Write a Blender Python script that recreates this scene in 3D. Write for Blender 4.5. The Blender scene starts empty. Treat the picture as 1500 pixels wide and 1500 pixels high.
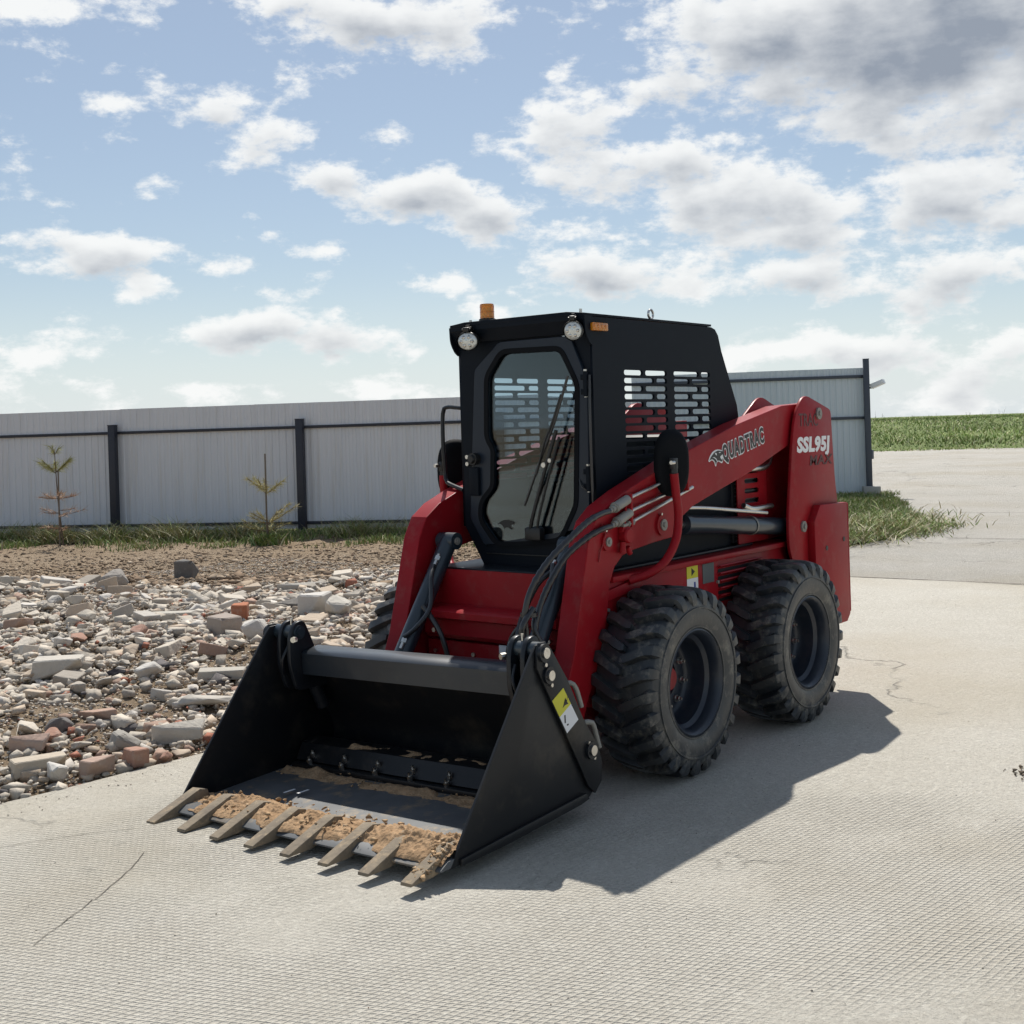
import bpy, bmesh, math, random
import numpy as np
from mathutils import Vector, Matrix, noise
random.seed(7); rng = np.random.default_rng(11)
R = math.radians
S = bpy.context.scene
COL = S.collection

# ---------------------------------------------------------------- camera
CAMP = Vector((4.5793, 3.4916, 1.5134)); YAW = R(38.568); ROLL = R(-1.7743); FPX = 1797.4
cf = Vector((-math.cos(YAW), -math.sin(YAW), 0)); cr = Vector((-math.sin(YAW), math.cos(YAW), 0)); cu = Vector((0, 0, 1))
r2 = cr*math.cos(ROLL) + cu*math.sin(ROLL); u2 = cu*math.cos(ROLL) - cr*math.sin(ROLL)
cam = bpy.data.cameras.new('camera'); camo = bpy.data.objects.new('camera', cam); COL.objects.link(camo)
m = Matrix((r2, u2, -cf)).transposed().to_4x4(); m.translation = CAMP
camo.matrix_world = m
cam.sensor_width = 36; cam.lens = FPX/1500*36; cam.shift_y = -(750-627.95)/1500
cam.clip_start = 0.05; cam.clip_end = 6000
S.camera = camo
S.render.engine = 'CYCLES'; S.cycles.max_bounces = 6; S.cycles.diffuse_bounces = 3; S.cycles.glossy_bounces = 3; S.cycles.adaptive_threshold = .02

# ---------------------------------------------------------------- light
S.view_settings.view_transform = 'Standard'; S.view_settings.look = 'None'
S.view_settings.exposure = 0.10; S.view_settings.gamma = 1; S.view_settings.use_curve_mapping = False
TRAVEL = Vector((.55, .445, -1)).normalized(); SUN = -TRAVEL
sl = bpy.data.lights.new('sun', 'SUN'); sl.energy = 5.0; sl.angle = R(0.53); sl.color = (1, .955, .88)
so = bpy.data.objects.new('sun', sl); COL.objects.link(so); so.rotation_euler = TRAVEL.to_track_quat('-Z', 'Y').to_euler()
so.location = (-4, -9, 18)

W = bpy.data.worlds.new('World'); S.world = W; W.use_nodes = True
nt = W.node_tree; N = nt.nodes; Lk = nt.links; N.clear()
def nd(t, **k):
    n = N.new(t)
    for a, b in k.items(): setattr(n, a, b)
    return n
def mt(op, a, b=None, c=None, clamp=False):
    n = nd('ShaderNodeMath', operation=op, use_clamp=clamp)
    for i, v in enumerate((a, b, c)):
        if v is None: continue
        if isinstance(v, (int, float)): n.inputs[i].default_value = v
        else: Lk.new(v, n.inputs[i])
    return n.outputs[0]
sky = nd('ShaderNodeTexSky', sky_type='NISHITA', sun_disc=False)
sky.sun_elevation = math.asin(SUN.z); sky.sun_rotation = math.atan2(SUN.x, SUN.y)
sky.air_density = 1.0; sky.dust_density = .5; sky.ozone_density = 1.0; sky.altitude = 100
tc = nd('ShaderNodeTexCoord')
sep = nd('ShaderNodeSeparateXYZ'); Lk.new(tc.outputs['Generated'], sep.inputs[0])
vx, vy, vz = sep.outputs
# azimuth (radians, zero where the loader's yard looks, growing to the right) and elevation of the direction
ax_f = mt('ADD', mt('MULTIPLY', vx, cf.x), mt('MULTIPLY', vy, cf.y))
ax_r = mt('ADD', mt('MULTIPLY', vx, cr.x), mt('MULTIPLY', vy, cr.y))
az = mt('ARCTAN2', ax_r, ax_f); el = mt('ARCSINE', vz)
comb = nd('ShaderNodeCombineXYZ'); Lk.new(az, comb.inputs[0]); Lk.new(el, comb.inputs[1])
P = comb.outputs[0]
def azel(x, y):
    d = cf + r2*((x-750)/FPX) - u2*((y-627.95)/FPX); d.normalize()
    return math.atan2(d.dot(cr), d.dot(cf)), math.asin(d.z)
clouds = [  # centre x, y, half width, half height, weight : where each cloud of the day hangs
 (1360, 0, 460, 150, 2.0), (1130, 50, 260, 100, 1.45), (1450, 120, 260, 110, 1.4), (1260, 110, 260, 80, 1.2), (960, 55, 110, 70, .9), (1420, 195, 200, 55, 1.0), (1250, 160, 170, 50, .9),
 (870, 190, 130, 62, 1.25), (960, 235, 180, 62, 1.4), (1080, 285, 190, 64, 1.4), (1180, 340, 170, 52, 1.2), (720, 205, 60, 30, .6), (1270, 300, 130, 50, .8),
 (1390, 285, 170, 64, 1.45), (1460, 310, 120, 50, 1.0), (1400, 390, 140, 62, 1.35), (1190, 400, 150, 50, 1.2), (1290, 370, 120, 40, .8),
 (500, 258, 100, 36, 1.1), (610, 285, 130, 46, 1.35), (730, 318, 130, 40, 1.15), (830, 335, 90, 38, .95), (900, 345, 60, 22, .6),
 (560, 30, 200, 62, 1.35), (690, 20, 90, 40, .8), (430, 20, 110, 42, .7), (480, 95, 90, 30, .5), (620, 80, 80, 28, .55),
 (315, 160, 75, 50, 1.2), (380, 200, 80, 50, 1.0), (345, 250, 60, 28, .6), (420, 180, 50, 24, .6), (345, 118, 40, 22, .5),
 (90, 12, 150, 36, .95), (190, 22, 60, 30, .6), (60, 60, 110, 26, .45), (190, 100, 80, 20, .4),
 (60, 355, 120, 34, 1.15), (140, 380, 120, 50, 1.3), (200, 415, 90, 30, .85), (320, 395, 100, 26, .7), (380, 425, 70, 22, .6),
 (475, 366, 72, 19, .9), (565, 205, 46, 24, .75), (880, 400, 160, 50, 1.5), (980, 425, 90, 34, .95), (780, 400, 60, 26, .6),
 (370, 485, 120, 36, 1.3), (500, 490, 125, 38, 1.3), (580, 510, 60, 22, .7), (665, 422, 60, 22, .7), (720, 455, 60, 18, .6),
 (1330, 515, 200, 46, 1.05), (1170, 505, 100, 36, .9), (1450, 530, 130, 60, 1.05), (1080, 520, 70, 30, .8), (1400, 590, 250, 30, .85),
 (90, 520, 120, 30, .85), (60, 560, 160, 26, .8), (300, 570, 200, 22, .7), (560, 575, 160, 24, .8), (820, 110, 40, 16, .5), (160, 150, 50, 14, .35), (200, 205, 40, 12, .4), (1230, 10, 60, 40, .8), (640, 235, 30, 12, .35), (370, 312, 60, 12, .45), (20, 170, 80, 18, .3)]
msk = None; msk2 = None
for (x, y, a, b, w) in clouds:
    u, v = azel(x, y); sa, sb = FPX/a*1.0, FPX/b
    sa *= .80; sb *= .80
    mp = nd('ShaderNodeMapping', vector_type='POINT'); Lk.new(P, mp.inputs[0])
    mp.inputs['Scale'].default_value = (sa, sb, 1); mp.inputs['Location'].default_value = (-u*sa, -v*sb, 0)
    g = nd('ShaderNodeTexGradient', gradient_type='SPHERICAL'); Lk.new(mp.outputs[0], g.inputs[0])
    o = mt('MULTIPLY', g.outputs['Fac'], w)
    msk = o if msk is None else mt('MAXIMUM', msk, o)
    if w >= 1.0:          # the grey underside of the thicker clouds sits a little lower
        m2 = nd('ShaderNodeMapping', vector_type='POINT'); Lk.new(P, m2.inputs[0]); m2.inputs['Scale'].default_value = (sa, sb, 1)
        m2.inputs['Location'].default_value = (-u*sa, -(v-.34*b/FPX)*sb, 0)
        g2 = nd('ShaderNodeTexGradient', gradient_type='SPHERICAL'); Lk.new(m2.outputs[0], g2.inputs[0])
        o2 = mt('MULTIPLY', g2.outputs['Fac'], w); msk2 = o2 if msk2 is None else mt('MAXIMUM', msk2, o2)
# beyond the surveyed clouds the same kind of sky goes on, from a broad noise
cs = nd('ShaderNodeVectorMath', operation='MULTIPLY'); Lk.new(P, cs.inputs[0]); cs.inputs[1].default_value = (3.2, 7, 1)
bn = nd('ShaderNodeTexNoise', noise_dimensions='2D'); bn.inputs['Scale'].default_value = 1.6; bn.inputs['Detail'].default_value = 3
Lk.new(cs.outputs[0], bn.inputs['Vector'])
gen = mt('MULTIPLY', mt('SUBTRACT', bn.outputs['Fac'], .56), 5, clamp=True)
out = mt('MAXIMUM', mt('MULTIPLY', mt('SUBTRACT', mt('ABSOLUTE', az), .42), 6, clamp=True), mt('MULTIPLY', mt('SUBTRACT', el, .36), 6, clamp=True), clamp=True)
gn = mt('MULTIPLY', gen, mt('MULTIPLY', out, .55)); msk = mt('MAXIMUM', msk, gn); msk2 = mt('MAXIMUM', msk2, mt('MULTIPLY', gn, .8))
def fbm(off, detail=10, rough=.60, sc=15):
    a = nd('ShaderNodeVectorMath', operation='ADD'); Lk.new(P, a.inputs[0]); a.inputs[1].default_value = off
    b = nd('ShaderNodeVectorMath', operation='MULTIPLY'); Lk.new(a.outputs[0], b.inputs[0]); b.inputs[1].default_value = (1, 1.9, 1)
    n = nd('ShaderNodeTexNoise', noise_dimensions='2D'); n.inputs['Scale'].default_value = sc; n.inputs['Detail'].default_value = detail
    n.inputs['Roughness'].default_value = rough
    Lk.new(b.outputs[0], n.inputs['Vector']); return n.outputs['Fac']
n1 = fbm((0, 0, 0)); n2 = fbm((-.004, .010, 0), 5, .5); n3 = fbm((3.1, 1.7, 0), 8, .7, 60)
dens = mt('ADD', mt('MULTIPLY', msk, .86), mt('ADD', mt('MULTIPLY', mt('SUBTRACT', n1, .55), 2.5), mt('MULTIPLY', mt('SUBTRACT', n3, .5), .62)))
cover = nd('ShaderNodeMapRange', interpolation_type='SMOOTHSTEP'); Lk.new(dens, cover.inputs[0])
cover.inputs['From Min'].default_value = .10; cover.inputs['From Max'].default_value = .66
dens2 = mt('ADD', mt('MULTIPLY', msk2, 1.0), mt('MULTIPLY', mt('SUBTRACT', n2, .52), 1.7))
thick = nd('ShaderNodeMapRange', interpolation_type='SMOOTHSTEP'); Lk.new(dens2, thick.inputs[0])
thick.inputs['From Min'].default_value = .30; thick.inputs['From Max'].default_value = 1.95
shade = mt('MULTIPLY', thick.outputs[0], mt('ADD', mt('MULTIPLY', n1, .9), .50), clamp=True)
cc = nd('ShaderNodeMix', data_type='RGBA'); Lk.new(shade, cc.inputs['Factor'])
cc.inputs[6].default_value = (11.2, 11.3, 11.2, 1); cc.inputs[7].default_value = (3.5, 3.95, 4.7, 1)
# horizon whitening
hz = nd('ShaderNodeMapRange', interpolation_type='SMOOTHSTEP'); Lk.new(el, hz.inputs[0])
hz.inputs['From Min'].default_value = -.02; hz.inputs['From Max'].default_value = .14; hz.inputs['To Min'].default_value = .80; hz.inputs['To Max'].default_value = 0.20
hm = nd('ShaderNodeMix', data_type='RGBA'); Lk.new(hz.outputs[0], hm.inputs['Factor']); Lk.new(sky.outputs[0], hm.inputs[6]); hm.inputs[7].default_value = (8.6, 9.7, 10.6, 1)
cm = nd('ShaderNodeMix', data_type='RGBA'); Lk.new(mt('MULTIPLY', cover.outputs[0], .93), cm.inputs['Factor']); Lk.new(hm.outputs[2], cm.inputs[6]); Lk.new(cc.outputs[2], cm.inputs[7])
bg = nd('ShaderNodeBackground'); Lk.new(cm.outputs[2], bg.inputs[0]); bg.inputs[1].default_value = .080
wo = nd('ShaderNodeOutputWorld'); Lk.new(bg.outputs[0], wo.inputs[0])

# ---------------------------------------------------------------- materials
def mat(name, col, rough=.5, metal=0, coat=0, bump=None, var=None, spec=.5, dirt=None, attr=False, emit=None, streak=False):
    """col base colour; var (scale, amount, colour2) broad colour variation; bump (scale, strength, distance)"""
    M = bpy.data.materials.new(name); M.use_nodes = True; t = M.node_tree; b = t.nodes['Principled BSDF']
    b.inputs['Base Color'].default_value = (*col, 1); b.inputs['Roughness'].default_value = rough; b.inputs['Metallic'].default_value = metal
    b.inputs['Coat Weight'].default_value = coat; b.inputs['Coat Roughness'].default_value = .12; b.inputs['Specular IOR Level'].default_value = spec
    co = t.nodes.new('ShaderNodeTexCoord').outputs['Object']
    src = None
    if attr:
        a = t.nodes.new('ShaderNodeVertexColor'); a.layer_name = 'Col'; src = a.outputs[0]
    def mixin(src, fac, c2):
        mx = t.nodes.new('ShaderNodeMix'); mx.data_type = 'RGBA'
        if src is None: mx.inputs[6].default_value = (*col, 1)
        else: t.links.new(src, mx.inputs[6])
        mx.inputs[7].default_value = (*c2, 1); t.links.new(fac, mx.inputs[0]); return mx.outputs[2]
    def nz(sc, det, lo, hi, amt, rgh=.6):
        n = t.nodes.new('ShaderNodeTexNoise'); n.inputs['Scale'].default_value = sc; n.inputs['Detail'].default_value = det; n.inputs['Roughness'].default_value = rgh
        if streak:
            mp = t.nodes.new('ShaderNodeMapping'); mp.inputs['Scale'].default_value = (5, 5, .22); t.links.new(co, mp.inputs[0]); t.links.new(mp.outputs[0], n.inputs['Vector'])
        else: t.links.new(co, n.inputs['Vector'])
        r = t.nodes.new('ShaderNodeMapRange'); r.inputs[1].default_value = lo; r.inputs[2].default_value = hi; r.inputs[4].default_value = amt
        t.links.new(n.outputs['Fac'], r.inputs[0]); return r.outputs[0]
    if var: src = mixin(src, nz(var[0], 5, .38, .66, var[1]), var[2])
    if dirt: src = mixin(src, nz(dirt[0], 8, .52, .70, dirt[1], .7), dirt[2])
    if src is not None: t.links.new(src, b.inputs['Base Color'])
    if bump:
        n = t.nodes.new('ShaderNodeTexNoise'); n.inputs['Scale'].default_value = bump[0]; n.inputs['Detail'].default_value = 7; t.links.new(co, n.inputs['Vector'])
        bp = t.nodes.new('ShaderNodeBump'); bp.inputs['Strength'].default_value = bump[1]; bp.inputs['Distance'].default_value = bump[2]
        t.links.new(n.outputs['Fac'], bp.inputs['Height']); t.links.new(bp.outputs[0], b.inputs['Normal'])
    if emit: b.inputs['Emission Color'].default_value = (*emit[0], 1); b.inputs['Emission Strength'].default_value = emit[1]
    return M
red = mat('red_paint', (.31, .010, .016), .42, coat=.03, spec=.14, bump=(6, .04, .004), var=(3, .5, (.21, .008, .013)), dirt=(11, .24, (.24, .12, .10)))
redd = mat('red_casting', (.27, .01, .014), .5, dirt=(20, .3, (.10, .05, .04)))
black = mat('black_paint', (.007, .009, .013), .42, coat=.1, bump=(60, .10, .001), var=(3, .5, (.010, .013, .018)), dirt=(12, .12, (.05, .05, .05)), spec=.35)
cabm = mat('cab_powder_coat', (.005, .008, .013), .55, bump=(300, .12, .0006), var=(2, .4, (.008, .012, .019)), dirt=(8, .03, (.04, .04, .04)), spec=.14)
bktm = mat('bucket_black_paint', (.008, .009, .011), .45, coat=.05, bump=(30, .08, .001), dirt=(5, .55, (.060, .050, .038)), spec=.35)
beamm = mat('bucket_beam_paint', (.013, .019, .027), .40, coat=.2, bump=(14, .06, .002), dirt=(11, .25, (.06, .055, .05)))
cylm = mat('cylinder_paint', (.018, .03, .042), .36, coat=.3, dirt=(14, .2, (.06, .06, .06)))
rubber = mat('tyre_rubber', (.022, .028, .035), .42, bump=(40, .35, .004), var=(6, .8, (.055, .054, .050)), dirt=(15, .85, (.20, .185, .155)))
rubh = mat('hose_rubber', (.013, .013, .015), .38, coat=.4)
rimm = mat('rim_paint', (.014, .02, .032), .42, coat=.15, dirt=(12, .3, (.07, .065, .06)))
chrome = mat('zinc_steel', (.62, .60, .56), .30, 1.0, bump=(90, .1, .001), dirt=(40, .4, (.3, .25, .18)))
dirtyfit = mat('dusty_fitting', (.30, .29, .26), .6, .4, bump=(60, .3, .002))
steel = mat('worn_steel', (.12, .125, .13), .60, .15, bump=(25, .15, .002), var=(5, .7, (.07, .075, .08)), dirt=(9, .8, (.34, .25, .15)))
toothm = mat('dusty_tooth_steel', (.23, .185, .13), .85, .0, bump=(50, .6, .006), var=(18, .6, (.13, .105, .08)), dirt=(24, .8, (.42, .31, .19)))
sandm = mat('damp_sand', (.40, .265, .155), .95, bump=(45, .9, .012), var=(14, .8, (.27, .17, .095)), dirt=(50, .5, (.48, .34, .22)), spec=.15)
white = mat('white_vinyl', (.78, .78, .78), .45)
blackv = mat('black_vinyl', (.012, .012, .012), .45)
darkred = mat('dark_red_vinyl', (.075, .012, .014), .5)
yellow = mat('yellow_vinyl', (.62, .58, .03), .45)
blue = mat('blue_vinyl', (.02, .04, .25), .45)
doorm = mat('door_powder_coat', (.011, .018, .030), .40, bump=(300, .1, .0006), var=(2, .4, (.014, .022, .034)), dirt=(8, .06, (.05, .05, .05)), spec=.35)
sealm = mat('seal_rubber', (.006, .007, .009), .7, spec=.12)
greyp = mat('grey_plate', (.10, .11, .11), .5)
amber = mat('amber_lens', (.95, .36, .02), .22, spec=.6, coat=.5); amber.node_tree.nodes['Principled BSDF'].inputs['Transmission Weight'].default_value = .55
lens = mat('lamp_lens', (.62, .64, .62), .12, .35, coat=.8, bump=(70, .5, .004))
seatm = mat('seat_vinyl', (.018, .018, .02), .6)
mirror = mat('mirror_glass', (.8, .8, .8), .03, 1.0)
fencem = mat('grey_painted_sheet', (.68, .68, .70), .5, bump=(8, .05, .003), var=(1.2, .5, (.60, .61, .64)), dirt=(2.5, .5, (.58, .53, .46)), streak=True)
fencem2 = mat('bluish_grey_sheet', (.60, .65, .68), .5, bump=(8, .05, .003), var=(1.2, .5, (.54, .60, .64)), dirt=(2.5, .35, (.60, .60, .57)), streak=True)
postm = mat('dark_post_paint', (.02, .022, .034), .5, dirt=(10, .2, (.08, .07, .07)))
postm2 = mat('slate_post_paint', (.05, .06, .08), .5)
needle = mat('pine_needle', (.17, .19, .045), .7, attr=True); needle.node_tree.nodes['Principled BSDF'].inputs['Subsurface Weight'].default_value = 0
bark = mat('young_bark', (.12, .085, .06), .9, bump=(60, .6, .004))
wood = mat('weathered_wood', (.16, .13, .10), .85, bump=(40, .5, .003))
concst = mat('pale_concrete', (.36, .35, .32), .9, bump=(30, .5, .01))
def tintglass(name, col, trans):
    M = bpy.data.materials.new(name); M.use_nodes = True; t = M.node_tree; t.nodes.clear()
    o = t.nodes.new('ShaderNodeOutputMaterial'); mx = t.nodes.new('ShaderNodeMixShader'); tr = t.nodes.new('ShaderNodeBsdfTransparent'); gl = t.nodes.new('ShaderNodeBsdfGlossy')
    fr = t.nodes.new('ShaderNodeFresnel'); fr.inputs[0].default_value = 1.5
    tr.inputs[0].default_value = (*col, 1); gl.inputs['Roughness'].default_value = .02; gl.inputs[0].default_value = (.95, 1, 1, 1)
    mm = t.nodes.new('ShaderNodeMath'); mm.operation = 'MULTIPLY_ADD'; mm.inputs[1].default_value = .5; mm.inputs[2].default_value = trans; t.links.new(fr.outputs[0], mm.inputs[0])
    t.links.new(mm.outputs[0], mx.inputs[0]); t.links.new(tr.outputs[0], mx.inputs[1]); t.links.new(gl.outputs[0], mx.inputs[2]); t.links.new(mx.outputs[0], o.inputs[0])
    return M
glass = tintglass('tinted_glass', (.60, .70, .76), .03)

# ---------------------------------------------------------------- mesh helpers
def link(o, parent=None):
    COL.objects.link(o)
    if parent is not None: o.parent = parent
    return o
def obj(name, me, m, parent=None, smooth=False, ang=None):
    o = bpy.data.objects.new(name, me)
    if m is not None: me.materials.append(m)
    if smooth:
        me.polygons.foreach_set('use_smooth', [True]*len(me.polygons))
        if ang is not None:
            bm = bmesh.new(); bm.from_mesh(me)
            for e in bm.edges:
                e.smooth = len(e.link_faces) == 2 and e.calc_face_angle(0) < ang
            bm.to_mesh(me); bm.free()
    return link(o, parent)
def tag(o, label=None, cat=None, group=None, kind=None):
    if label: o['label'] = label
    if cat: o['category'] = cat
    if group: o['group'] = group
    if kind: o['kind'] = kind
    return o
def empty(name, loc=(0, 0, 0), parent=None):
    o = bpy.data.objects.new(name, None); o.empty_display_size = .1; o.location = loc; return link(o, parent)
class MB:
    def __init__(s): s.bm = bmesh.new()
    def box(s, x0, x1, y0, y1, z0, z1, bev=0.0, mtx=None):
        r = bmesh.ops.create_cube(s.bm, size=1)
        vs = r['verts']
        for v in vs: v.co = Vector(((x0+x1)/2+v.co.x*(x1-x0), (y0+y1)/2+v.co.y*(y1-y0), (z0+z1)/2+v.co.z*(z1-z0)))
        if bev:
            es = list({e for v in vs for e in v.link_edges})
            rr = bmesh.ops.bevel(s.bm, geom=es, offset=bev, segments=2, affect='EDGES', profile=.5)
            vs = list({v for f in rr['faces'] for v in f.verts} | {v for v in vs if v.is_valid})
        if mtx is not None:
            for v in {v for v in vs if v.is_valid}: v.co = mtx @ v.co
        return s
    def prism(s, pts, axis, a, b, bev=0.0):
        """polygon pts in the plane normal to axis, extruded a..b"""
        def P(p, c):
            return Vector({'X': (c, p[0], p[1]), 'Y': (p[0], c, p[1]), 'Z': (p[0], p[1], c)}[axis])
        v0 = [s.bm.verts.new(P(p, a)) for p in pts]; v1 = [s.bm.verts.new(P(p, b)) for p in pts]
        n = len(pts); fs = [s.bm.faces.new(v0), s.bm.faces.new(list(reversed(v1)))]
        for i in range(n): fs.append(s.bm.faces.new((v0[i], v1[i], v1[(i+1) % n], v0[(i+1) % n])))
        bmesh.ops.recalc_face_normals(s.bm, faces=fs)
        if bev:
            es = list({e for f in fs[:2] for e in f.edges})
            bmesh.ops.bevel(s.bm, geom=es, offset=bev, segments=2, affect='EDGES', profile=.5)
        return s
    def cyl(s, p0, p1, r0, r1=None, seg=24, cap=True):
        p0, p1 = Vector(p0), Vector(p1); r1 = r0 if r1 is None else r1
        d = (p1-p0); q = d.to_track_quat('Z', 'Y')
        a = [s.bm.verts.new(p0+q@Vector((r0*math.cos(t), r0*math.sin(t), 0))) for t in [2*math.pi*i/seg for i in range(seg)]]
        b = [s.bm.verts.new(p1+q@Vector((r1*math.cos(t), r1*math.sin(t), 0))) for t in [2*math.pi*i/seg for i in range(seg)]]
        for i in range(seg): s.bm.faces.new((a[i], a[(i+1) % seg], b[(i+1) % seg], b[i]))
        if cap: s.bm.faces.new(list(reversed(a))); s.bm.faces.new(b)
        return s
    def lathe(s, prof, c=(0, 0, 0), axis='Y', seg=48):
        """prof: (radius, offset along axis)"""
        c = Vector(c); rings = []
        for (r, h) in prof:
            rg = []
            for i in range(seg):
                t = 2*math.pi*i/seg; ca, sa = r*math.cos(t), r*math.sin(t)
                rg.append(s.bm.verts.new(c+Vector({'Y': (ca, h, sa), 'Z': (ca, sa, h), 'X': (h, ca, sa)}[axis])))
            rings.append(rg)
        fs = []
        for a, b in zip(rings, rings[1:]):
            for i in range(seg): fs.append(s.bm.faces.new((a[i], a[(i+1) % seg], b[(i+1) % seg], b[i])))
        bmesh.ops.recalc_face_normals(s.bm, faces=fs)
        return s
    def tube(s, pts, r, seg=10, step=.02, rf=None):
        pts = smooth_path(pts, step); n = len(pts); rings = []
        up = Vector((0, 0, 1)) if abs((pts[1]-pts[0]).normalized().z) < .9 else Vector((1, 0, 0))
        for i, p in enumerate(pts):
            t = (pts[min(i+1, n-1)]-pts[max(i-1, 0)]).normalized()
            x = up.cross(t).normalized(); y = t.cross(x).normalized(); up = y
            rr = r*(rf(i/(n-1), i) if rf else 1)
            rings.append([s.bm.verts.new(p+x*rr*math.cos(a)+y*rr*math.sin(a)) for a in [2*math.pi*k/seg for k in range(seg)]])
        for a, b in zip(rings, rings[1:]):
            for k in range(seg): s.bm.faces.new((a[k], a[(k+1) % seg], b[(k+1) % seg], b[k]))
        s.bm.faces.new(list(reversed(rings[0]))); s.bm.faces.new(rings[-1])
        return s
    def build(s, name, m, parent=None, smooth=True, ang=R(35)):
        me = bpy.data.meshes.new(name); bmesh.ops.recalc_face_normals(s.bm, faces=s.bm.faces); s.bm.to_mesh(me); s.bm.free()
        return obj(name, me, m, parent, smooth, ang)
def smooth_path(pts, step):
    pts = [Vector(p) for p in pts]
    if len(pts) == 2: return pts
    out = []; Q = [pts[0]*2-pts[1]]+pts+[pts[-1]*2-pts[-2]]
    for i in range(1, len(Q)-2):
        a, b, c, d = Q[i-1:i+3]; k = max(2, int((c-b).length/step))
        for j in range(k):
            t = j/k
            out.append(.5*((2*b)+(c-a)*t+(2*a-5*b+4*c-d)*t*t+(3*b-a-3*c+d)*t**3))
    out.append(pts[-1]); return out
def rounded(pts, r, n=4):
    """round the corners of a polygon (r one number or one per corner)"""
    out = []; k = len(pts)
    for i, p in enumerate(pts):
        p = Vector((p[0], p[1])); a = Vector(pts[i-1][:2])-p; b = Vector(pts[(i+1) % k][:2])-p
        rr = r[i] if isinstance(r, (list, tuple)) else r
        rr = min(rr, a.length*.45, b.length*.45)
        if rr < 1e-5: out.append((p.x, p.y)); continue
        a = p+a.normalized()*rr; b = p+b.normalized()*rr
        for j in range(n+1):
            t = j/n; q = (1-t)**2*a+2*t*(1-t)*p+t*t*b; out.append((q.x, q.y))
    return out
def slot(x0, x1, z, h, n=4):
    """a slot with round ends"""
    r = h/2; o = []
    for j in range(n+1): t = math.pi/2+math.pi*j/n; o.append((x0+r+r*math.cos(t), z+r*math.sin(t)))
    for j in range(n+1): t = -math.pi/2+math.pi*j/n; o.append((x1-r+r*math.cos(t), z+r*math.sin(t)))
    return o
def plate(name, outline, holes, thick, mtx, m, parent=None, bev=0):
    """flat plate with real holes, drawn in local xy, thickness along z, placed by mtx"""
    cu_ = bpy.data.curves.new(name, 'CURVE'); cu_.dimensions = '2D'; cu_.fill_mode = 'BOTH'; cu_.extrude = thick/2; cu_.bevel_depth = bev
    for ring in [outline]+list(holes):
        sp = cu_.splines.new('POLY'); sp.points.add(len(ring)-1); sp.use_cyclic_u = True
        for q, p in zip(sp.points, ring): q.co = (p[0], p[1], 0, 1)
    to = bpy.data.objects.new('tmp', cu_); COL.objects.link(to)
    dg = bpy.context.evaluated_depsgraph_get(); me = bpy.data.meshes.new_from_object(to.evaluated_get(dg))
    bpy.data.objects.remove(to); bpy.data.curves.remove(cu_); me.transform(mtx); me.materials.clear(); me.name = name
    return obj(name, me, m, parent)
def lettering(name, text, size, mtx, m, parent, off=0.0, sx=1.0, shear=0.0, space=1.0, ext=.0006):
    cu_ = bpy.data.curves.new(name, 'FONT'); cu_.body = text; cu_.size = size; cu_.offset = off; cu_.shear = shear; cu_.space_character = space; cu_.extrude = ext
    cu_.resolution_u = 3
    to = bpy.data.objects.new('tmp', cu_); COL.objects.link(to)
    dg = bpy.context.evaluated_depsgraph_get(); me = bpy.data.meshes.new_from_object(to.evaluated_get(dg))
    bpy.data.objects.remove(to); bpy.data.curves.remove(cu_); me.transform(mtx @ Matrix.Diagonal((sx, 1, 1, 1))); me.materials.clear(); me.name = name
    return obj(name, me, m, parent)
def side_mtx(x, y, z, ang=0.0):
    """local x runs towards the rear (-X), local y up, facing +Y : for things stuck on the left flank"""
    a = math.cos(ang); b = math.sin(ang)
    return Matrix(((-a, b, 0, x), (0, 0, 1, y), (b, a, 0, z), (0, 0, 0, 1)))
XZ = Matrix(((1, 0, 0, 0), (0, 0, -1, 0), (0, 1, 0, 0), (0, 0, 0, 1)))       # local (x,y) -> world (x,z)
def xz_at(y): mm = XZ.copy(); mm[1][3] = y; return mm
YZ = Matrix(((0, 0, 1, 0), (1, 0, 0, 0), (0, 1, 0, 0), (0, 0, 0, 1)))        # local (x,y) -> world (y,z), facing +X
def yz_at(x): mm = YZ.copy(); mm[0][3] = x; return mm

# ================================================================ THE LOADER
L0 = tag(empty('skid_steer_loader'), 'red and black wheeled skid steer loader with a toothed black bucket lowered on the concrete', 'loader')

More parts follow.
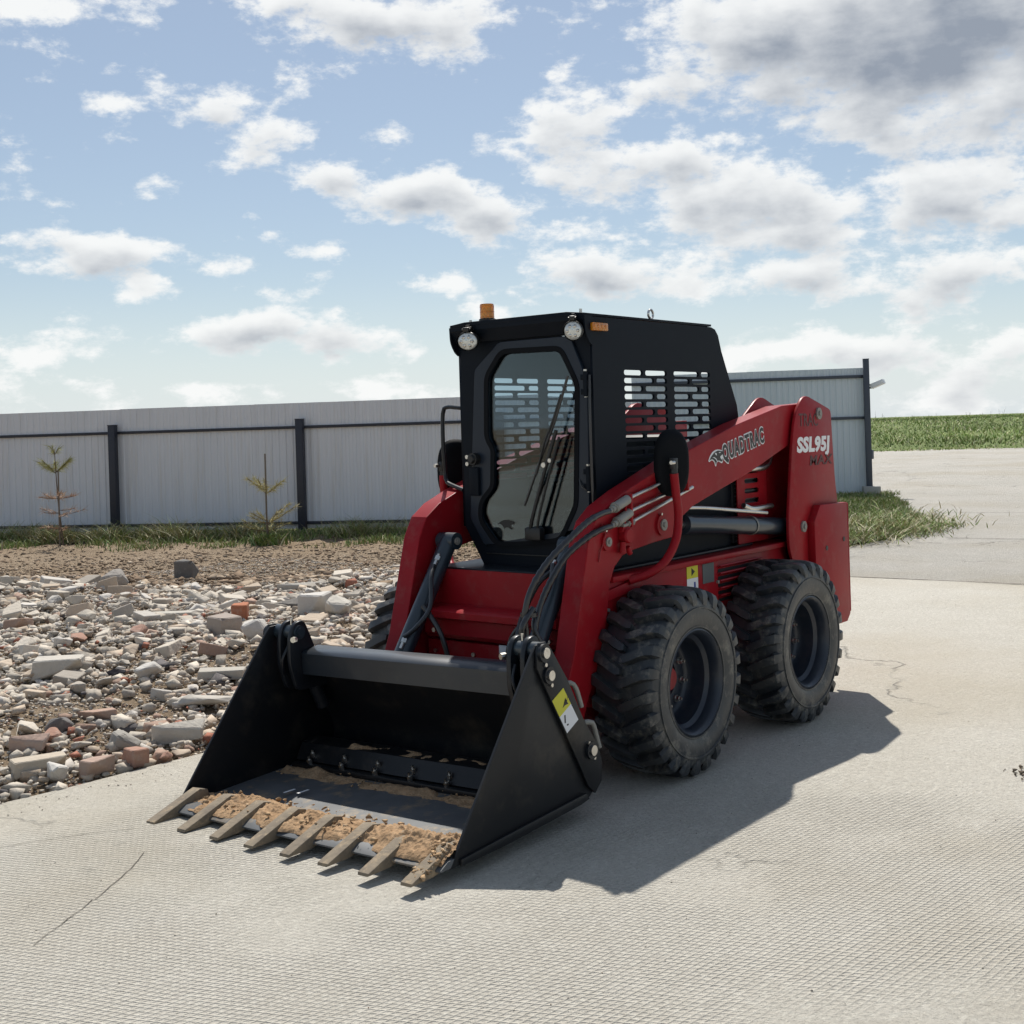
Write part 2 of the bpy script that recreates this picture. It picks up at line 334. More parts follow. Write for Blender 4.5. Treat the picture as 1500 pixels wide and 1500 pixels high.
# ---- wheels
def tyre_mesh():
    b = MB()
    prof = [(.222, -.120), (.232, -.137), (.262, -.150), (.30, -.153), (.340, -.147), (.357, -.138), (.366, -.120), (.371, -.06), (.373, 0),
            (.371, .06), (.366, .120), (.357, .138), (.340, .147), (.30, .153), (.262, .150), (.232, .137), (.222, .120)]
    b.lathe(prof, seg=96)
    for rr in (.236, .318):      # raised rings on the wall
        for s in (1, -1):
            o = .1395 if rr < .25 else .1525
            b.lathe([(rr-.005, s*(o-.002)), (rr-.003, s*(o+.003)), (rr+.003, s*(o+.003)), (rr+.005, s*(o-.003))], seg=72)
    n = 25; bm = b.bm
    for side in (1, -1):
        for k in range(n):
            base = 2*math.pi*(k+(.5 if side < 0 else 0))/n
            path = [(-.004, .403, -.055, .60), (.016, .405, -.045, .95), (.045, .405, -.015, 1.02), (.08, .404, .03, 1.0), (.112, .402, .062, 1.05), (.138, .393, .082, 1.15), (.150, .372, .088, 1.1), (.1525, .345, .09, .9), (.151, .330, .09, .7)]
            rings = []
            for (y, r, da, w) in path:
                hw = .0235*w/r; depth = .037
                a0 = base+da-hw; a1 = base+da+hw
                inr = r-depth if y < .13 else r-.012; iny = y if y < .13 else y-.012
                top = [(a0+hw*.22, r, y), (a1-hw*.22, r, y)]; bot = [(a1+hw*.12, inr, iny), (a0-hw*.12, inr, iny)]
                if r < .36: top = [(a0+hw*.2, r, y), (a1-hw*.2, r, y)]; bot = [(a1, r, y-.012), (a0, r, y-.012)]
                rings.append([bm.verts.new((rr*math.cos(a), side*yy, rr*math.sin(a))) for (a, rr, yy) in top+bot])
            for p, q in zip(rings, rings[1:]):
                for i in range(4): bm.faces.new((p[i], p[(i+1) % 4], q[(i+1) % 4], q[i]))
            bm.faces.new(rings[0]); bm.faces.new(rings[-1])
    return b
tb = tyre_mesh(); tyre0 = tb.build('tyre', rubber, None, True, R(30)); tyre_me = tyre0.data
def rim_mesh():
    b = MB()
    b.lathe([(.224, .126), (.229, .138), (.222, .141), (.214, .134), (.206, .122), (.202, .085), (.186, .070), (.182, .02), (.178, -.012), (.168, -.022), (.150, -.024), (.145, -.016), (.115, -.010), (.085, -.016), (.082, -.03), (.06, -.03)], seg=64)
    b.lathe([(.186, .070), (.190, -.10), (.222, -.13), (.228, -.138)], seg=48)
    return b
rim0 = rim_mesh().build('rim', rimm, None, True, R(40))
hb = MB(); hb.lathe([(.0, .012), (.045, .012), (.052, .004), (.055, -.03), (.078, -.03), (.08, -.12)], seg=32)
hub0 = hb.build('hub', redd, None, True, R(40))
nb = MB(); nb.cyl((0, -.014, 0), (0, .004, 0), .015, seg=18); nb.cyl((0, .004, 0), (0, .018, 0), .0125, .0115, seg=6); nb.cyl((0, .018, 0), (0, .03, 0), .006, seg=10)
nut0 = nb.build('wheel_nut', chrome, None, True, R(30))
protos = (tyre0, rim0, hub0, nut0)
first = True
for wx in (0, -1.1177):
    for s in (1, -1):
        w = empty('wheel', (wx, s*.67, .404), L0)
        if s < 0: w.rotation_euler = (0, 0, math.pi)
        sp = random.uniform(0, 1)
        for p in protos[:3]:
            o = p if first else link(p.copy())
            o.parent = w; o.rotation_euler = (0, sp, 0)
        for k in range(8):
            o = nut0 if (first and k == 0) else link(nut0.copy())
            a = 2*math.pi*k/8+.2; o.parent = w; o.location = (.115*math.cos(a), -.006, .115*math.sin(a))
        first = False

# ---- chassis
b = MB()
b.prism([(.32, .30), (.32, .70), (.28, .862), (-1.60, .862), (-1.95, .80), (-1.95, .28), (-1.6, .22), (.2, .22)], 'Y', -.44, .44, .006)
ch = b.build('chassis', red, L0)
for s in (1, -1):      # flank skins with the folded top lip
    y0, y1 = (.442, .50) if s > 0 else (-.50, -.442)
    b = MB(); b.prism([(.36, .33), (.33, .70), (.30, .835), (-1.52, .835), (-1.52, .33)], 'Y', y0, y1, .004)
    b.box(-1.52, .19, min(y0, y1)-(.024 if s < 0 else -.0), max(y0, y1)+(.024 if s > 0 else 0), .836, .862, .004)
    b.build('side_panel', red, L0)
# axle boxes
for wx in (0, -1.1177):
    b = MB(); b.cyl((wx, -.60, .404), (wx, .60, .404), .10, seg=28); b.build('axle_tube', redd, L0)
# front steps between the arms
b = MB(); b.prism([(.30, .700), (.325, .708), (.318, .872), (.292, .868)], 'Y', -.42, .42, .003); b.build('front_plate', red, L0)
b = MB(); b.prism([(.30, .664), (.44, .660), (.452, .668), (.452, .695), (.44, .704), (.30, .712)], 'Y', -.40, .40, .004); b.build('step', red, L0)
b = MB(); b.prism([(.30, .665), (.40, .658), (.405, .585), (.385, .565), (.30, .565)], 'Y', -.39, .39, .005); b.build('step_riser', red, L0)
b = MB(); b.prism([(.26, .56), (.375, .55), (.37, .25), (.26, .22)], 'Y', -.40, .40, .005); b.build('belly_plate', red, L0)
for (y, z) in ((-.33, .60), (.33, .60), (-.35, .50), (.34, .50), (-.12, .50)):
    b = MB(); b.cyl((.368, y, z), (.412 if z > .58 else .384, y, z), .011, seg=6); b.build('bolt', chrome, L0)
# white instruction plate on the belly plate
st = MB(); st.box(.3765, .3785, .03, .19, .475, .556); sto = st.build('warning_sticker', white, L0, False)
sto['label'] = 'white instruction sticker with a red heading on the front belly plate'
lettering('lettering', 'DANGER', .028, Matrix(((0, 0, 1, .3795), (1, 0, 0, .105), (0, 1, 0, .532), (0, 0, 0, 1))), darkred, sto, off=.001, sx=.6)
for k in range(3):
    q = MB(); q.box(.3787, .3792, .045, .12-.012*k, .515-.012*k, .519-.012*k); q.build('print_line', blackv, sto, False)
# floor of the cab, top deck behind
b = MB(); b.box(-1.25, .29, -.44, .44, .863, .875, .002); b.build('deck', black, L0)
# rear engine cover, tail
b = MB(); b.prism([(-1.16, .876), (-1.16, 1.30), (-1.30, 1.42), (-1.86, 1.36), (-1.93, 1.20), (-1.93, .876)], 'Y', -.36, .36, .012); b.build('engine_cover', black, L0)
lv = [slot(-1.36, -1.20, .94+.052*k, .026) for k in range(7)]
plate('engine_side_screen', rounded([(-1.12, .876), (-1.12, 1.235), (-1.45, 1.33), (-1.45, .876)], .01), lv, .006, xz_at(.425), red, L0)
plate('engine_side_screen', rounded([(-1.12, .876), (-1.12, 1.235), (-1.45, 1.33), (-1.45, .876)], .01), lv, .006, xz_at(-.425), red, L0)
b = MB(); b.box(-1.47, -1.12, .372, .40, .88, 1.24, .004); b.build('radiator', seatm, L0)
b = MB()
for k in range(16): b.box(-1.44, -1.14, .40, .404, .89+.021*k, .897+.021*k)
b.build('radiator_fin', steel, L0, False)
b = MB(); b.tube([(-1.20, .40, 1.262), (-1.30, .43, 1.262), (-1.40, .44, 1.266), (-1.46, .44, 1.29), (-1.50, .43, 1.34)], .017, 12); b.build('exhaust_pipe', chrome, L0)
for k in range(4):
    b = MB(); b.tube([(-1.15-.03*k, .39, 1.30+.03*k), (-1.32, .41+.01*k, 1.32+.035*k), (-1.52, .40, 1.31+.04*k)], .011+.002*(k % 2), 8); b.build('engine_hose', rubh, L0)
b = MB(); b.box(-2.06, -1.93, -.50, .50, .42, 1.06, .012); b.build('rear_door', red, L0)
for s in (1, -1):
    # tower: outer plate, inner plate, spine
    t = MB()
    y0, y1 = (.545, .562) if s > 0 else (-.562, -.545)
    prof = rounded([(-1.505, 1.40), (-1.55, 1.55), (-1.66, 1.655), (-2.005, 1.565), (-2.03, 1.20), (-2.062, 1.02), (-2.07, .62), (-1.60, .62), (-1.43, .80), (-1.428, .98)], [.3, .08, .09, .03, .2, .05, .02, .05, .12, .2])
    t.prism(prof, 'Y', y0, y1, .003); tw = t.build('tower_plate', red, L0)
    t = MB(); y0, y1 = (.385, .40) if s > 0 else (-.40, -.385)
    t.prism(rounded([(-1.13, 1.36), (-1.20, 1.50), (-1.46, 1.655), (-1.62, 1.60), (-2.0, 1.50), (-2.03, .87), (-1.48, .87), (-1.50, 1.25)], [.03, .08, .07, .05, .03, .02, .05, .1]), 'Y', y0, y1, .003); t.build('tower_inner_plate', red, L0)
    t = MB(); y0, y1 = (.401, .544) if s > 0 else (-.544, -.401)
    t.box(-2.045, -1.99, y0, y1, .64, 1.53, .004); t.box(-1.99, -1.52, y0, y1, .64, .66); t.build('tower_spine', red, L0)
    # counterweight block
    t = MB(); y0, y1 = (.563, .605) if s > 0 else (-.605, -.563)
    t.prism([(-1.66, .60), (-1.655, .955), (-1.735, 1.043), (-2.09, 1.035), (-2.095, .40), (-2.05, .36), (-1.72, .36)], 'Y', y0, y1, .004)
    t.box(-2.112, -2.096, (.42 if s > 0 else -.603), (.603 if s > 0 else -.42), .41, 1.03, .004)
    tb_ = t.build('tail_bumper', red, L0)
    for (x, z) in ((-1.80, .80), (-2.03, .83)):
        q = MB(); q.cyl((x, s*.603, z), (x, s*.6075, z), .014, seg=16); q.build('bolt_hole', blackv, tb_)
    # pins
    for (x, z, r) in ((-1.835, 1.545, .026), (-1.80, .995, .015), (-1.60, .934, .024)):
        q = MB(); q.cyl((x, s*.56, z), (x, s*.572, z), r*1.25, seg=24); q.cyl((x, s*.572, z), (x, s*.580, z), r*.62, seg=6); q.build('pivot_pin', dirtyfit, tw)
# writing on the left tower
twl = [o for o in L0.children if o.name.startswith('tower_plate')][0]
lettering('lettering', 'SSL95J', .108, side_mtx(-1.552, .5635, 1.340), white, twl, off=.0055, sx=1.36, shear=.12, space=1.06)
lettering('lettering', 'MAX', .075, side_mtx(-1.70, .5635, 1.262), darkred, twl, off=.002, sx=1.75, shear=.1, space=1.05)
lettering('lettering', 'TRAC', .10, side_mtx(-1.585, .5633, 1.478), darkred, twl, off=.001, sx=.95)
q = MB(); q.box(-1.768, -1.74, .5625, .5640, .965, 1.04); q.build('maker_plate', white, twl, False)
q = MB(); q.cyl((-2.0, 0, .2), (-2.0, .01, .2), .01); q.bm.free()

# ---- lift arms
arm_out = [(.62, .23), (.58, .38), (.535, .50), (.500, .58), (.455, .74), (.412, .90), (.378, 1.02), (.325, 1.11), (.235, 1.168), (.08, 1.225), (-.10, 1.278), (-.41, 1.372), (-.95, 1.500), (-1.46, 1.592), (-1.90, 1.610),
           (-1.93, 1.50), (-1.80, 1.46), (-1.50, 1.372), (-1.08, 1.255), (-.79, 1.19), (-.49, 1.12), (-.39, 1.078), (-.33, 1.035), (-.30, .99), (-.20, .985), (-.11, .978), (.02, .965), (.12, .948), (.185, .905), (.228, .835), (.250, .72), (.285, .60), (.335, .50), (.42, .36), (.47, .24), (.49, .14), (.56, .11), (.63, .15)]
for s in (1, -1):
    b = MB(); y0, y1 = (.43, .53) if s > 0 else (-.53, -.43)
    b.prism(arm_out, 'Y', y0, y1, .004); arm = b.build('lift_arm', red, L0, True, R(20))
    # welded collar below the knee, pins
    for (x, z, r) in ((.244, 1.018, .020), (-.205, 1.055, .026)):
        q = MB(); q.cyl((x, s*.52, z), (x, s*.540, z), r*1.9, seg=28); q.build('boss', red, arm)
        q = MB(); q.cyl((x, s*.54, z), (x, s*.547, z), r, seg=24); q.cyl((x, s*.547, z), (x, s*.553, z), r*.45, seg=10); q.build('pivot_pin', dirtyfit, arm)
        q = MB(); q.cyl((x+.02, s*.535, z+.05), (x+.02, s*.548, z+.05), .006, seg=8); q.build('grease_nipple', chrome, arm)
    if s > 0:
        # red locking bracket hanging under the pipes
        q = MB(); q.lathe([(.0, .575), (.028, .575), (.034, .568), (.034, .545), (.03, .531)], c=(.125, 0, 1.035), seg=24)
        q.box(.10, .155, .531, .560, 1.045, 1.075, .006); q.cyl((.155, .552, .962), (.15, .552, 1.01), .014, seg=12); q.cyl((.12, .555, .985), (.10, .555, .955), .012, seg=10)
        q.cyl((.135, .553, 1.07), (.115, .553, 1.18), .005, seg=8); q.build('lock_bracket', red, arm)
        # brake-line wire with clips
        q = MB(); q.tube([(.285, .536, 1.10), (.262, .54, 1.06), (.275, .538, 1.02), (.30, .536, .98), (.31, .534, .94)], .003, 6); q.build('wire', redd, arm)
        # arm lettering
        A = math.atan2(.101, .53)
        # panther emblem
        def PX(p): return ((p[0]-300)/750*.16, (1170-p[1])/750*.16)
        sil = [(300, 965), (330, 930), (420, 860), (520, 815), (600, 800), (700, 795), (800, 810), (900, 840), (980, 870), (1040, 880), (1050, 900), (1000, 960), (975, 1060), (955, 1110), (930, 1150), (890, 1155), (820, 1120), (770, 1085), (710, 1075), (660, 1100), (630, 1150), (600, 1165), (575, 1140), (560, 1060), (510, 1010), (440, 980), (340, 1000)]
        blk = [(340, 965), (450, 895), (590, 842), (700, 830), (800, 835), (900, 862), (1015, 905), (975, 965), (900, 970), (850, 990), (850, 1020), (905, 1085), (940, 1050), (930, 1100), (900, 1120), (850, 1105), (790, 1070), (740, 1060), (700, 1055), (640, 1085), (605, 1130), (600, 1070), (540, 1000), (470, 965), (400, 960)]
        wh = [[(620, 845), (690, 875), (685, 925), (650, 905), (628, 875)], [(790, 873), (888, 890), (850, 905), (815, 898)], [(480, 925), (560, 935), (640, 985), (690, 1060), (670, 1065), (620, 1000), (550, 950)]]
        em = side_mtx(-.655, .5315, 1.285, A)
        e0 = plate('emblem', [PX(p) for p in sil], [], .001, em, white, arm)
        plate('emblem_print', [PX(p) for p in blk], [], .001, side_mtx(-.655, .5329, 1.285, A), blackv, arm)
        for w_ in wh: plate('emblem_detail', [PX(p) for p in w_], [], .001, side_mtx(-.655, .5343, 1.285, A), white, arm)
        for o_, m_, y_ in ((.0100, white, .5318), (.0038, blackv, .5334)):
            lettering('lettering', 'QUADTRAC', .108, side_mtx(-.795, y_, 1.322, A), m_, arm, off=o_, sx=.64, space=1.28)

# ---- hydraulic cylinders
def cylinder(p_top, p_bot, r, frac, name, pr=.016):
    p0, p1 = Vector(p_top), Vector(p_bot); d = p1-p0
    q = MB(); m_ = p0+d*frac
    q.cyl(p0, m_, r, seg=32); q.cyl(m_-d.normalized()*.03, m_+d.normalized()*.012, r*1.08, seg=32)
    q.cyl(p0+Vector((0, -r*1.2, 0)), p0+Vector((0, r*1.2, 0)), r*.95, seg=24)
    c = q.build(name, cylm, L0)
    q = MB(); q.cyl(m_, p1, pr, seg=20); q.build('rod', chrome, c)
    q = MB(); q.cyl(p0+Vector((0, -r*1.3, 0)), p0+Vector((0, r*1.35, 0)), r*.42, seg=20); q.cyl(p0+Vector((0, r*1.35, 0)), p0+Vector((0, r*1.5, 0)), r*.2, seg=6); q.build('pivot_pin', dirtyfit, c)
    return c, d.normalized()
for s in (1, -1):
    c, d = cylinder((.258, s*.355, .995), (.70, s*.355, .36), .042, .86, 'tilt_cylinder')
    # port fitting and pipe on its inner side
    for t in (.08, .50):
        p = Vector((.258, s*.355, .995))+d*(t+.02)+Vector((.036, -s*.02, .028))
        q = MB(); q.cyl(p, p+d*.06, .009, seg=10); q.cyl(p+d*.01, p+d*.03, .013, seg=6); q.build('port_fitting', chrome, c)
    a = Vector((.258, s*.355, .995))
    q = MB(); q.tube([a+d*.16+Vector((.04, -s*.02, .03)), a+d*.22+Vector((.06, -s*.05, .03)), a+d*.34+Vector((.05, -s*.09, .0)), a+d*.46+Vector((.06, -s*.06, .01)), a+d*.52+Vector((.045, -s*.02, .03))], .011, 10); q.build('hose', rubh, c)
    q = MB(); q.tube([a+d*.34+Vector((.05, -s*.05, .01)), a+d*.40+Vector((.02, -s*.15, -.05)), a+d*.50+Vector((-.05, -s*.19, -.10))], .012, 10); q.build('hose', rubh, c)
    # lift cylinder lying along the flank
    c2, d2 = cylinder((-1.62, s*.475, .932), (-.205, s*.475, 1.058), .046, .80, 'lift_cylinder', .02)
    q = MB(); q.tube([(-.30, s*.50, 1.122), (-.60, s*.505, 1.105), (-.95, s*.505, 1.068), (-1.30, s*.50, 1.03)], .010, 10); q.build('steel_line', chrome, c2)
    q = MB(); q.tube([(-1.05, s*.50, 1.085), (-1.15, s*.50, 1.062), (-1.40, s*.48, 1.06)], .014, 10); q.build('steel_line', chrome, c2)
    q = MB(); q.lathe([(.048, -.006), (.050, -.006), (.050, .006), (.048, .006)], c=(0, 0, 0), axis='X', seg=32)
    for v in q.bm.verts: v.co = v.co + Vector((-1.16, s*.475, .974))
    q.build('clamp', dirtyfit, c2)
# ---- three pipes and two couplers on the left arm
pipes = [((.099, .548, 1.192), (-.40, .548, 1.290)), ((.076, .548, 1.138), (-.40, .548, 1.228)), ((.078, .548, 1.088), (-.46, .548, 1.212))]
for a, c in pipes:
    q = MB(); q.tube([a, c], .0085, 12); q.build('steel_pipe', chrome, L0)
for (x0, z0, x1, z1) in ((.245, 1.150, .105, 1.190), (.235, 1.085, .09, 1.132)):
    a, c = Vector((x0, .552, z0)), Vector((x1, .552, z1)); dd = c-a
    q = MB(); q.cyl(a, a+dd*.12, .011, seg=6); q.cyl(a+dd*.12, a+dd*.25, .015, seg=16); q.cyl(a+dd*.25, c, .021, seg=20); q.cyl(a+dd*.3, a+dd*.34, .0235, seg=20); q.build('quick_coupler', dirtyfit, L0)
q = MB(); q.cyl((.065, .552, 1.090), (.11, .552, 1.084), .014, seg=6); q.cyl((.10, .552, 1.085), (.15, .552, 1.078), .009, seg=12); q.build('pipe_fitting', dirtyfit, L0)
q = MB(); q.box(.085, .098, .53, .568, 1.07, 1.215, .002); q.build('pipe_bracket', red, L0)
q = MB(); q.box(-.40, -.385, .53, .568, 1.20, 1.31, .002); q.build('pipe_bracket', red, L0)
# ---- hoses from the couplers over the knee and down to the bucket
hose_paths = [
 [(.245, .552, 1.150), (.31, .55, 1.142), (.40, .545, 1.115), (.52, .53, 1.05), (.63, .50, .965), (.70, .47, .865), (.725, .455, .77), (.715, .45, .68), (.76, .47, .60)],
 [(.235, .552, 1.085), (.30, .55, 1.078), (.38, .53, 1.05), (.49, .50, .985), (.56, .48, .905), (.61, .46, .82), (.645, .45, .73), (.665, .45, .65), (.74, .46, .57)],
 [(.40, .36, .93), (.45, .385, .87), (.545, .41, .80), (.63, .44, .76), (.66, .45, .70), (.64, .47, .64), (.60, .49, .58)],
 [(.69, .47, .79), (.76, .47, .73), (.75, .455, .66), (.72, .44, .62), (.77, .45, .56)]]
for i, hp in enumerate(hose_paths):
    q = MB(); rf = (lambda t, k: 1.28 if (k // 2) % 2 else 1.0) if i < 2 else None
    q.tube(hp, .0125, 12, .008 if i < 2 else .015, (lambda t, k: (1.16 if (k//2) % 2 else 1.02) if .12 < t < .62 else 1.0) if i < 2 else None); q.build('hose', rubh, L0)
q = MB(); q.lathe([(.030, -.010), (.036, -.008), (.036, .008), (.030, .010)], c=(.695, .452, .765), axis='Z', seg=20); q.build('hose_tie', rubh, L0)

# ---- stickers etc on the left flank
fl = [o for o in L0.children if o.name.startswith('side_panel')][0]
q = MB(); q.box(-.565, -.462, .5012, .5022, .775, .835); q.build('warning_sticker', yellow, fl, False)
q = MB(); q.box(-.565, -.462, .5012, .5022, .70, .7745); q.build('warning_sticker', white, fl, False)
q = MB(); q.cyl((-.515, .5023, .805), (-.515, .5028, .805), .022, seg=3); q.build('warning_symbol', blackv, fl, False)
q = MB(); q.box(-.54, -.525, .5023, .5028, .70, .755); q.box(-.527, -.50, .5023, .5028, .70, .722); q.build('warning_symbol', blue, fl, False)
q = MB(); q.box(-.72, -.61, .5012, .5032, .735, .83, .001); q.build('grey_plate', greyp, fl, False)
for k in range(5):
    q = MB(); mt_ = Matrix.Rotation(R(35), 4, 'X'); mt_.translation = Vector((0, .506, .80-.036*k))
    q.box(-1.20, -.76, -.014, .014, -.003, .003, 0, mt_); q.build('louvre', red, fl)
for k in range(5):
    q = MB(); q.box(-1.20, -.76, .5005, .502, .774-.036*k, .79-.036*k); q.build('vent_slot', blackv, fl, False)
for (x, z) in ((.02, .80), (.12, .78), (-.03, .75), (-.35, .70), (-.75, .73), (.21, .72)):
    q = MB(); q.cyl((x, .50, z), (x, .511, z), .009, seg=6); q.build('bolt', dirtyfit, fl)
q = MB(); q.prism([(-.02, .836), (.26, .80), (.24, .76), (-.06, .79)], 'Y', .501, .518, .003); q.build('tread_bracket', red, fl)

# ---- cab
def cab_side(s):
    y = s*.385
    outline = [(.105, .875), (.105, 1.98)] + [(.105, 2.0), (-.965, 2.0), (-1.01, 1.985), (-1.045, 1.945), (-1.075, 1.87), (-1.225, 1.60), (-1.25, 1.42), (-1.25, 1.22), (-1.10, 1.10), (-1.10, .875)]
    outline = [(.105, .875), (.105, 2.0), (-.965, 2.0), (-1.005, 1.99), (-1.035, 1.96), (-1.065, 1.88), (-1.215, 1.60), (-1.25, 1.42), (-1.25, 1.22), (-1.10, 1.10), (-1.10, .876)]
    holes = []
    for r_ in range(14):
        z = 1.756-.0370*r_; h = .0245
        a, b_ = -.15-.0, -.525
        for (c0, c1, ph) in ((-.145, -.520, 1), (-.583, -.937, 0)):
            w_ = abs(c1-c0)
            f = .69 if (r_+ph) % 2 == 0 else .43
            xm = c0-w_*f
            holes.append(slot(xm, c0, z, h)); holes.append(slot(c1, xm-.020, z, h))
    if s < 0:
        outline = [(.105, 1.052)] + outline[1:-2] + [(-1.25, 1.052)]
        q = MB()
        v = [q.bm.verts.new(p) for p in ((.100, -.379, 1.052), (-1.10, -.379, 1.052), (-1.10, -.27, .876), (.100, -.27, .876), (.100, -.368, 1.052), (-1.10, -.368, 1.052), (-1.10, -.26, .876), (.100, -.26, .876))]
        for f in ((0, 1, 2, 3), (7, 6, 5, 4), (0, 4, 5, 1), (1, 5, 6, 2), (2, 6, 7, 3), (3, 7, 4, 0)): q.bm.faces.new([v[i] for i in f])
        q.build('cab_skirt', cabm, L0, False)
    return plate('cab_side', outline, holes, .012, xz_at(y), cabm, L0)
cab_side(1); cab_side(-1)
# roof with raised crown and folded front visor
b = MB(); b.prism([(-.39, 2.004), (-.39, 2.014), (-.30, 2.024), (.30, 2.024), (.39, 2.014), (.39, 2.004)], 'X', -.97, .165, .002); rf_ = b.build('cab_roof', cabm, L0)
b = MB(); b.prism([(.165, 2.004), (.165, 1.985), (.125, 1.93), (.114, 1.93), (.150, 1.99), (.150, 2.004)], 'Y', -.388, .388); b.build('roof_visor', cabm, L0, False)
for s in (1, -1):
    b = MB(); y0, y1 = (.380, .388) if s > 0 else (-.388, -.380)
    b.prism(rounded([(.164, 2.003), (.160, 1.93), (.13, 1.885), (.106, 1.87), (.106, 2.003)], [0, .03, .03, 0, 0]), 'Y', y0+s*.008, y1+s*.008); b.build('visor_cheek', cabm, L0, False)
b = MB(); b.prism([(-.965, 2.003), (-1.005, 1.993), (-1.036, 1.962), (-1.066, 1.882), (-1.215, 1.602), (-1.20, 1.60), (-1.05, 1.88), (-1.02, 1.955), (-.99, 1.982), (-.96, 1.992)], 'Y', -.379, -.30); b.prism([(-.965, 2.003), (-1.005, 1.993), (-1.036, 1.962), (-1.066, 1.882), (-1.215, 1.602), (-1.20, 1.60), (-1.05, 1.88), (-1.02, 1.955), (-.99, 1.982), (-.96, 1.992)], 'Y', .30, .379)
b.prism([(-.965, 2.003), (-1.005, 1.993), (-1.036, 1.962), (-1.066, 1.882), (-1.05, 1.88), (-1.02, 1.955), (-.99, 1.982), (-.96, 1.992)], 'Y', -.30, .30); b.build('cab_back_frame', cabm, L0, False)
b = MB(); b.box(-1.245, -1.225, -.379, .379, .90, 1.36, .004); b.build('cab_back_panel', cabm, L0)
# front wall with door aperture; drawn in y,z
dy = -.0
aper = rounded([(-.13, 1.925), (-.285, 1.80), (-.34, 1.09), (-.255, .96), (.305, 1.05), (.365, 1.15), (.372, 1.72), (.285, 1.925)], .02)
front = [(-.379, .875+.0), (-.379, 1.995), (.379, 1.995), (.379, .875)]
front = [(-.27, .872), (-.379, 1.05), (-.379, 1.995), (.379, 1.995), (.379, .872)]
gl = rounded([(-.114, 1.862), (-.198, 1.755), (-.212, 1.60), (-.192, 1.46), (-.150, 1.40), (-.160, 1.20), (-.262, 1.165), (-.268, 1.13), (-.205, 1.04), (-.150, 1.000), (-.09, 1.01), (.02, 1.055), (.11, 1.030), (.215, 1.075), (.270, 1.165), (.304, 1.70), (.222, 1.858)], .03)
gl = rounded([(-.108, 1.862), (-.196, 1.757), (-.206, 1.475), (-.168, 1.425), (-.178, 1.235), (-.252, 1.165), (-.260, 1.09), (-.170, .985), (-.05, .990), (.06, 1.0), (.19, 1.015), (.278, 1.165), (.304, 1.70), (.222, 1.856)], .03)
plate('cab_front', front, [aper], .012, yz_at(.100), cabm, L0)
def off2(ring, d):
    out = []; n = len(ring)
    for i in range(n):
        a = Vector(ring[i-1]); p = Vector(ring[i]); c = Vector(ring[(i+1) % n]); t = (c-a).normalized(); nn = Vector((t.y, -t.x))
        out.append(tuple(p+nn*d))
    return out
def rarea(g): return sum(g[i-1][0]*g[i][1]-g[i][0]*g[i-1][1] for i in range(len(g)))
gl = off2(gl, (1 if rarea(gl) > 0 else -1)*.013)
door = plate('cab_door', rounded([(-.126, 1.918), (-.278, 1.796), (-.332, 1.094), (-.250, .968), (.300, 1.056), (.358, 1.154), (.365, 1.717), (.281, 1.918)], .02), [gl], .022, yz_at(.108), doorm, L0, .003)
def off2(ring, d):
    ce = Vector((sum(p[0] for p in ring)/len(ring), sum(p[1] for p in ring)/len(ring)))
    out = []; n = len(ring)
    for i in range(n):
        a = Vector(ring[i-1]); p = Vector(ring[i]); c = Vector(ring[(i+1) % n]); t = (c-a).normalized(); nn = Vector((t.y, -t.x))
        out.append(tuple(p+nn*d))
    return out
area = sum(gl[i-1][0]*gl[i][1]-gl[i][0]*gl[i-1][1] for i in range(len(gl)))
sg = 1 if area > 0 else -1
plate('door_seal', off2(gl, sg*.012), [off2(gl, -sg*.012)], .006, yz_at(.1225), sealm, door)
plate('door_glass', off2(gl, sg*.006), [], .004, yz_at(.106), glass, door)
plate('door_rim', off2(aper, -sg*0+.0), [off2(aper, (-1 if sum(aper[i-1][0]*aper[i][1]-aper[i][0]*aper[i-1][1] for i in range(len(aper))) > 0 else 1)*.010)], .005, yz_at(.109), blackv, L0) if False else None
# emblem print low on the door glass
q = [PX2 for PX2 in [((p[0]-300)/750*.115, (1170-p[1])/750*.115) for p in blk]]
mmm = yz_at(.1095); mmm[1][3] = -.185; mmm[2][3] = 1.035
plate('door_emblem', q, [], .0008, mmm, blackv, door)
# door furniture
q = MB(); q.box(.120, .142, -.318, -.262, 1.20, 1.335, .006); q.build('door_lock_cover', cabm, door)
q = MB(); q.cyl((.12, -.285, 1.375), (.155, -.285, 1.375), .028, seg=20); q.cyl((.155, -.285, 1.375), (.168, -.285, 1.375), .022, .016, seg=20); q.build('door_handle', blackv, door)
for z in (1.385, 1.352):
    q = MB(); q.cyl((.12, -.322, z), (.150, -.322, z), .010, seg=10); q.build('handle_bolt', chrome, door)
for z in (1.70, 1.28):
    q = MB(); q.cyl((.128, .366, z-.055), (.128, .366, z+.055), .011, seg=14); q.box(.11, .124, .335, .385, z-.045, z-.02, .002); q.box(.11, .124, .335, .385, z+.02, z+.045, .002); q.build('door_hinge', cabm, door)
    for dz in (.058, -.058):
        q = MB(); q.cyl((.128, .366, z+dz), (.128, .366, z+dz+.008), .008, seg=10); q.build('hinge_pin', chrome, door)
q = MB(); q.tube([(.11, .30, 1.30), (.135, .335, 1.245), (.12, .372, 1.225)], .004, 6); q.build('cable', rubh, L0)
q = MB(); q.tube([(.125, .386, 1.74), (.135, .39, 1.55), (.135, .39, 1.30), (.13, .388, 1.10), (.14, .38, .98)], .006, 8); q.build('cable', rubh, L0)
# ribs pressed in the lower front
q = MB(); q.box(.107, .112, -.25, .37, .925, .929); q.build('seam', blackv, L0, False)
